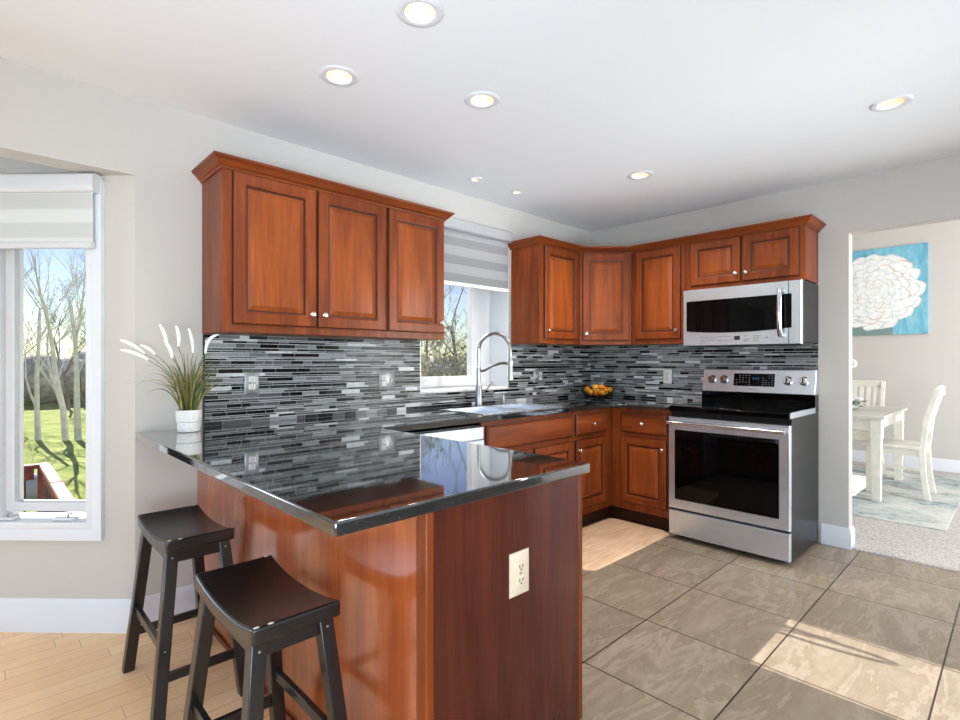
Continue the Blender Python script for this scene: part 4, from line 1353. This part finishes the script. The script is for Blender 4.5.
# ------------------------------------------------------------------ dining room
m = MB(); m.box(0.88, 3.25, -2.43, -0.2, 0.0125, 0.02)
tag(m.build('area_rug', M['rug'], bevel=0.003), 'distressed pale teal rug under the dining table', 'rug')
RZ = 0.0205
tb = thing('dining_table', (2.05, -1.5, RZ), 'antique white dining table seen through the opening', 'dining table')
TX0, TX1, TY0, TY1 = 1.44, 2.72, -1.99, -1.05
m = MB(); m.box(TX0, TX1, TY0, TY1, 0.735, 0.765); m.build('tabletop', M['tablegrey'], tb, bevel=0.005)
m = MB(); m.cells([TX0+0.04, TX0+0.062, TX1-0.062, TX1-0.04], [TY0+0.04, TY0+0.062, TY1-0.062, TY1-0.04], [(TX0+0.062, TX1-0.062, TY0+0.062, TY1-0.062)], 0.645, 0.7345)
m.build('apron', M['chairwhite'], tb)
for x in (TX0+0.065, TX1-0.065):
    for y in (TY0+0.065, TY1-0.065):
        m = MB(); h, g = 0.042, 0.032
        m.hexa([(x+a*g, y+b*g, RZ) for a, b in ((-1, -1), (1, -1), (1, 1), (-1, 1))], [(x+a*h, y+b*h, 0.7345) for a, b in ((-1, -1), (1, -1), (1, 1), (-1, 1))])
        m.build('leg', M['chairwhite'], tb, bevel=0.004)
def make_chair():
    """origin on the floor under the seat centre, facing +y"""
    t = tag(empty('dining_chair', (0, 0, 0)), 'x', 'dining chair', 'white slat-back dining chairs')
    m = MB(); m.box(-0.215, 0.215, -0.20, 0.225, 0.435, 0.465); m.build('seat', M['chairwhite'], t, bevel=0.006)
    m = MB(); m.cells([-0.2, -0.18, 0.18, 0.2], [-0.185, -0.165, 0.185, 0.205], [(-0.18, 0.18, -0.165, 0.185)], 0.37, 0.4345); m.build('seat_apron', M['chairwhite'], t)
    for sx in (-1, 1):
        m = MB(); m.beam((sx*0.18, 0.185, 0), (sx*0.182, 0.187, 0.4345), 0.042, 0.042, (0, 1, 0)); m.build('leg', M['chairwhite'], t, bevel=0.003)
        m = MB()
        pts = [(0, -0.235), (0.2, -0.205), (0.43, -0.195), (0.7, -0.225), (0.985, -0.30)]
        prev = None
        ring = []
        for z_, y in pts:
            ring.append([m.v((sx*0.195+a*0.019, y+b*0.022, z_)) for a, b in ((-1, -1), (1, -1), (1, 1), (-1, 1))])
        for a, b in zip(ring, ring[1:]):
            for i in range(4): m.face([a[i], a[(i+1) % 4], b[(i+1) % 4], b[i]])
        m.face(ring[0]); m.face(ring[-1])
        m.build('back_post', M['chairwhite'], t, bevel=0.003)
        m = MB(); m.beam((sx*0.185, -0.205, 0.2), (sx*0.181, 0.185, 0.2), 0.018, 0.03); m.build('stretcher', M['chairwhite'], t)
    def by(z_): return -0.195-0.03*max(0, (z_-0.43)/0.27) if z_ < 0.7 else -0.225-0.075*(z_-0.7)/0.285
    m = MB(); m.beam((-0.21, by(0.96)-0.006, 0.955), (0.21, by(0.96)-0.006, 0.955), 0.026, 0.085, (0, 0.25, 1)); m.build('top_rail', M['chairwhite'], t, bevel=0.004)
    m = MB(); m.beam((-0.176, by(0.60), 0.60), (0.176, by(0.60), 0.60), 0.02, 0.04); m.build('lower_rail', M['chairwhite'], t)
    for k_ in range(5):
        x = -0.13+0.065*k_
        m = MB(); m.beam((x, by(0.61), 0.605), (x, by(0.92), 0.925), 0.038, 0.012, (0, 1, 0)); m.build('back_slat', M['chairwhite'], t)
    return t
ch = make_chair()
ch.location = (2.03, -2.0, RZ)
ch['label'] = 'white slat-back dining chair at the near right side of the table, back to the right'
for x, y, rz, lb in ((2.92, -1.52, PI/2, 'white slat-back dining chair at the far end of the table, under the painting'), (1.32, -1.52, -PI/2, 'white dining chair at the near end of the table, half hidden by the wall edge')):
    c = copy_tree(ch)
    c.location = (x, y, RZ); c.rotation_euler = (0, 0, rz); c['label'] = lb
fl = thing('flower_arrangement', (2.05, -1.62, 0.7655), 'white blossoms and grey-green leaves in a bowl on the dining table', 'flowers')
m = MB(); m.lathe([(0.05, 0.766), (0.08, 0.785), (0.09, 0.81), (0.085, 0.815)], (2.05, -1.62, 0), 'z', 20); m.build('bowl', M['pot'], fl)
rnd = random.Random(12)
m = MB()
for i in range(70):
    a = rnd.uniform(0, 2*PI); rr_ = rnd.uniform(0.03, 0.2); z_ = 0.80+rnd.uniform(0, 0.07)
    c = Vector((2.05+rr_*math.cos(a), -1.62+rr_*0.8*math.sin(a), z_))
    m.sphere(c, 0.022, 6, 4, (1, 0.7, 0.25))
m.build('leaves', M['green'], fl)
for i in range(9):
    a = i*2*PI/9+rnd.uniform(-.2, .2); rr_ = rnd.uniform(0.04, 0.13)
    m = MB()
    c = Vector((2.05+rr_*math.cos(a), -1.62+rr_*math.sin(a), 0.855+rnd.uniform(-.01, .02)))
    for k_ in range(7):
        b_ = k_*2*PI/6
        m.sphere(c+(Vector((0.018*math.cos(b_), 0.018*math.sin(b_), 0)) if k_ < 6 else Vector((0, 0, 0.008))), 0.017, 7, 5, (1, 1, 0.7))
    m.build('blossom', M['blossom'], fl)
m = MB(); m.tube([(2.05, -1.62, 0.80), (2.05, -1.61, 1.0), (2.05, -1.625, 1.2)], 0.004, 6); m.build('stem', M['green'], fl)
m = MB()
for k_ in range(9):
    b_ = k_*2*PI/8
    m.sphere(Vector((2.05, -1.64, 1.215))+(Vector((0.0, 0.03*math.cos(b_), 0.03*math.sin(b_))) if k_ < 8 else Vector((0, 0, 0))), 0.02, 7, 5)
m.build('blossom', M['blossom'], fl)

# flower painting
AY0, AY1, AZ0, AZ1 = -2.063, -1.03, 1.552, 2.578
art = thing('canvas_painting', (3.6, -1.55, AZ0), 'square blue canvas painting of a big white flower in the dining room', 'painting')
m = MB(); m.box(3.585, 3.618, AY0, AY1, AZ0, AZ1); m.build('canvas', M['canvas'], art, bevel=0.003)
m = MB()
rnd = random.Random(2)
cy_, cz_ = -1.585, 2.065
lay = 0
for ring, (n, rc, pr_, wd) in enumerate(((16, 0.375, 0.105, 0.105), (15, 0.31, 0.11, 0.095), (13, 0.25, 0.10, 0.085), (12, 0.195, 0.085, 0.07), (10, 0.145, 0.07, 0.06), (8, 0.10, 0.055, 0.05), (6, 0.06, 0.045, 0.04), (4, 0.025, 0.035, 0.03))):
    for i in range(n):
        a = 2*PI*(i+0.5*(ring % 2))/n+rnd.uniform(-.1, .1)
        k_ = 1+rnd.uniform(-.12, .12)
        lay += 1
        x = 3.5845-lay*0.00025
        rim = 2 if (ring in (1, 2) and 3.4 < (a % (2*PI)) < 6.2 and rnd.random() < .0) or (rnd.random() < 0.12) else 1
        for mi, f_, dx, sh in ((rim, 1.0, 0, 0), (0, 0.92, -0.0001, -0.005)):
            m.mi = mi
            vs = []
            for q in range(18):
                th = 2*PI*q/18
                rad_ = 1+0.10*math.sin(3*th+i)+0.05*math.sin(5*th+2*i)
                u_, v_ = pr_*k_*f_*rad_*math.cos(th), wd*k_*f_*rad_*math.sin(th)
                R0 = (rc+u_+sh)*0.94
                yy = cy_+R0*math.cos(a)-v_*math.sin(a); zz = cz_+R0*math.sin(a)*1.02+v_*math.cos(a)
                yy = min(max(yy, AY0+0.01), AY1-0.01); zz = min(max(zz, AZ0+0.012), AZ1-0.012)
                vs.append(m.v((x+dx, yy, zz)))
            m.face(vs)
m.build('painted_flower', [M['petal'], M['petal_rim'], M['petal_peach']], art)

# ------------------------------------------------------------------ outdoors
GZ = -0.8
m = MB(); m.box(-60, 60, 1.9, 90, GZ-0.1, GZ); struct(m.build('ground', M['grass']))
def bare_tree(seed, h, spread=1.0, trunk_r=0.09, depth=4, lean=0.0):
    rnd_ = random.Random(seed)
    m = MB()
    tips = []
    def grow(p, d_, L, r_, k_):
        n = 4
        pts, rad_ = [p], [r_]
        q, dd = Vector(p), Vector(d_)
        for i in range(n):
            dd = (dd+Vector((rnd_.uniform(-1, 1), rnd_.uniform(-1, 1), rnd_.uniform(-.4, .6)))*0.16).normalized()
            q = q+dd*L/n
            pts.append(q.copy()); rad_.append(max(0.004, r_*(1-0.55*(i+1)/n)))
        m.tube(pts, rad_, 5 if k_ > 2 else 3, False)
        if k_ == 0:
            tips.append(pts[-1]); return
        for i in range(4 if k_ > 1 else 5):
            s_ = rnd_.choice([1, 2, 3, 4])
            ang = rnd_.uniform(0, 2*PI)
            dv = (dd*0.7+Vector((math.cos(ang), math.sin(ang), rnd_.uniform(0.0, 0.8)))*0.75*spread).normalized()
            grow(pts[s_], dv, L*rnd_.uniform(0.5, 0.72), rad_[s_]*0.6, k_-1)
    grow(Vector((0, 0, -0.1)), Vector((lean, 0, 1)).normalized(), h*0.45, trunk_r, depth)
    return m, tips
protos = []
for i in range(3):
    m, tips = bare_tree(40+i, 6.2, 0.75, 0.065, 4)
    t = tag(empty('bare_tree', (0, 0, 0)), 'leafless brown tree standing in the woods beyond the lawn', 'tree', 'bare trees beyond the lawn')
    m.build('branches', M['bark'], t)
    m = MB(); rr2 = random.Random(i)
    for p in tips:
        for q in range(2):
            c = p+Vector((rr2.uniform(-.2, .2), rr2.uniform(-.2, .2), rr2.uniform(-.2, .2)))
            e = Vector((rr2.uniform(-1, 1), rr2.uniform(-1, 1), rr2.uniform(-1, 1)))*0.035; g = Vector((rr2.uniform(-1, 1), rr2.uniform(-1, 1), rr2.uniform(-1, 1)))*0.035
            m.face([m.v(c), m.v(c+e), m.v(c+g)])
    m.build('buds', M['bud'], t)
    protos.append(t)
rnd = random.Random(77)
spots = [(-5.2, 15.0), (-1.0, 16.5), (-3.6, 19.5), (-7.6, 19.5), (0.6, 21.0), (-5.6, 24.0), (-1.4, 25.0), (3.0, 25.5)]
for dist, ang in ((13.0, 0.83), (15.0, 1.08), (17.5, 0.92), (18.0, 0.70), (22.0, 0.81), (22.5, 1.0), (26.0, 0.9), (27.0, 0.72)):
    spots.append((-4.15+math.cos(ang)*dist, -2.8+math.sin(ang)*dist))
for i, (x, y) in enumerate(spots):
    o = protos[i] if i < 3 else copy_tree(protos[i % 3])
    o.location = (x, y, GZ)
    o.rotation_euler = (0, 0, rnd.uniform(0, 2*PI))
    s_ = rnd.uniform(0.8, 1.15)
    o.scale = (s_, s_, s_)
for i in range(9):
    ang = 1.56-0.86*i/8
    dist = 29 if i % 2 else 32
    o = copy_tree(protos[i % 3])
    o.name = 'brush_thicket'
    o['label'] = 'low tangle of bare brown brush at the edge of the lawn'; o['category'] = 'bush'; o['group'] = 'brush along the lawn edge'
    o.location = (-4.15+math.cos(ang)*dist, -2.8+math.sin(ang)*dist, GZ-0.3)
    o.rotation_euler = (0, 0, rnd.uniform(0, 6.28)); o.scale = (1.1, 1.1, 0.6)
# pale birch trunks left
for i, (x, y, ln, lb) in enumerate(((-2.28, 14.1, 0.05, 'right of a pair'), (-2.52, 14.3, 0.06, 'left of a pair'), (-3.03, 14.8, 0.0, 'standing alone, farther left'))):
    m, tips = bare_tree(90+i, 8.0, 0.5, 0.085 if i < 2 else 0.07, 3, ln)
    o = m.build('birch_tree', M['birch'])
    o.location = (x, y, GZ)
    tag(o, 'slim pale birch trunk outside the bay window, '+lb, 'tree', 'pale birches')
# dense evergreen shrubs outside the kitchen window
def shrub(seed):
    rnd_ = random.Random(seed)
    t = tag(empty('evergreen_shrub', (0, 0, 0)), 'tall grey-green shrub outside the kitchen sink window', 'shrub', 'shrubs outside the kitchen window')
    m, tips = bare_tree(seed, 3.3, 1.1, 0.04, 4); m.build('branches', M['bark'], t)
    m = MB()
    for p in tips:
        for q in range(3):
            c = p*rnd_.uniform(0.75, 1.05)+Vector((rnd_.uniform(-.25, .25), rnd_.uniform(-.25, .25), rnd_.uniform(-.25, .25)))
            e = Vector((rnd_.uniform(-1, 1), rnd_.uniform(-1, 1), rnd_.uniform(-1, 1)))*0.07; g = Vector((rnd_.uniform(-1, 1), rnd_.uniform(-1, 1), rnd_.uniform(-1, 1)))*0.05
            m.face([m.v(c), m.v(c+e), m.v(c+e*0.6+g), m.v(c+g)])
    m.build('foliage', M['shrubleaf'], t)
    return t
sp = [shrub(300), shrub(301)]
for i, (dist, ang) in enumerate(((8.3, 0.80), (8.6, 0.95), (11.2, 0.87), (11.6, 0.74))):
    o = sp[i] if i < 2 else copy_tree(sp[i % 2])
    o.location = (-4.15+math.cos(ang)*dist, -2.82+math.sin(ang)*dist, GZ)
    o.rotation_euler = (0, 0, i*1.3)
# far woods
m = MB()
rnd = random.Random(5)
for k_ in range(150):
    x = -45+k_*0.6+rnd.uniform(-.4, .4); y = 32+rnd.uniform(-5, 3)
    m.sphere((x, y, GZ+1.2), rnd.uniform(0.6, 1.7), 8, 6, (1.0, 1, rnd.uniform(0.7, 1.2)))
o = m.build('distant_woods', plain('hazy_brown_woods', (184, 174, 158), 1.0, 0.0, noise=0.45, nscale=3))
tag(o, 'hazy brown line of woods at the far edge of the lawn', 'woods', None, 'stuff')

# deck rail
dk = thing('deck_railing', (-4.5, 1.9, GZ), 'red-brown deck railing with black balusters outside the bay window', 'railing')
m = MB(); m.box(-8.0, -3.68, 0.9, 3.2, -0.68, -0.62); m.build('deck_floor', M['redwood'], dk)
RZT = 0.345
m = MB(); m.box(-8.0, -3.692, 3.07, 3.17, RZT-0.035, RZT); m.build('rail_cap', M['redwood'], dk, bevel=0.006)
m = MB(); m.box(-3.768, -3.692, 2.15, 3.068, RZT-0.035, RZT); m.build('rail_cap', M['paleboard'], dk, bevel=0.006)
m = MB(); m.box(-3.768, -3.692, 0.95, 2.14, RZT-0.037, RZT-0.002); m.build('rail_cap', M['paleboard'], dk, bevel=0.006)
m = MB(); m.box(-8.0, -3.80, 3.10, 3.14, RZT-0.13, RZT-0.036); m.box(-3.75, -3.71, 0.95, 3.1, RZT-0.13, RZT-0.036)
m.build('rail_board', M['redwood'], dk)
for x, y in ((-3.73, 3.12), (-3.73, 1.2), (-5.4, 3.12)):
    m = MB(); m.box(x-0.045, x+0.045, y-0.045, y+0.045, GZ, RZT-0.037); m.build('post', M['redwood'], dk, bevel=0.004)
for i in range(14):
    x = -3.86-i*0.115
    m = MB(); m.tube([(x, 3.12, -0.618), (x, 3.12, RZT-0.131)], 0.009, 6); m.build('baluster', M['black'], dk)
for i in range(15):
    y = 3.0-i*0.115
    m = MB(); m.tube([(-3.73, y, -0.618), (-3.73, y, RZT-0.131)], 0.009, 6); m.build('baluster', M['black'], dk)
m = MB(); m.sphere((-3.63, 7.3, GZ+0.17), 0.3, 18, 10, (1, 0.8, 0.75))  # plain dome for an unidentified covered object
tag(m.build('grey_covered_shape', M['greycover']), 'rounded grey shape on the lawn behind the deck railing', 'covered object')
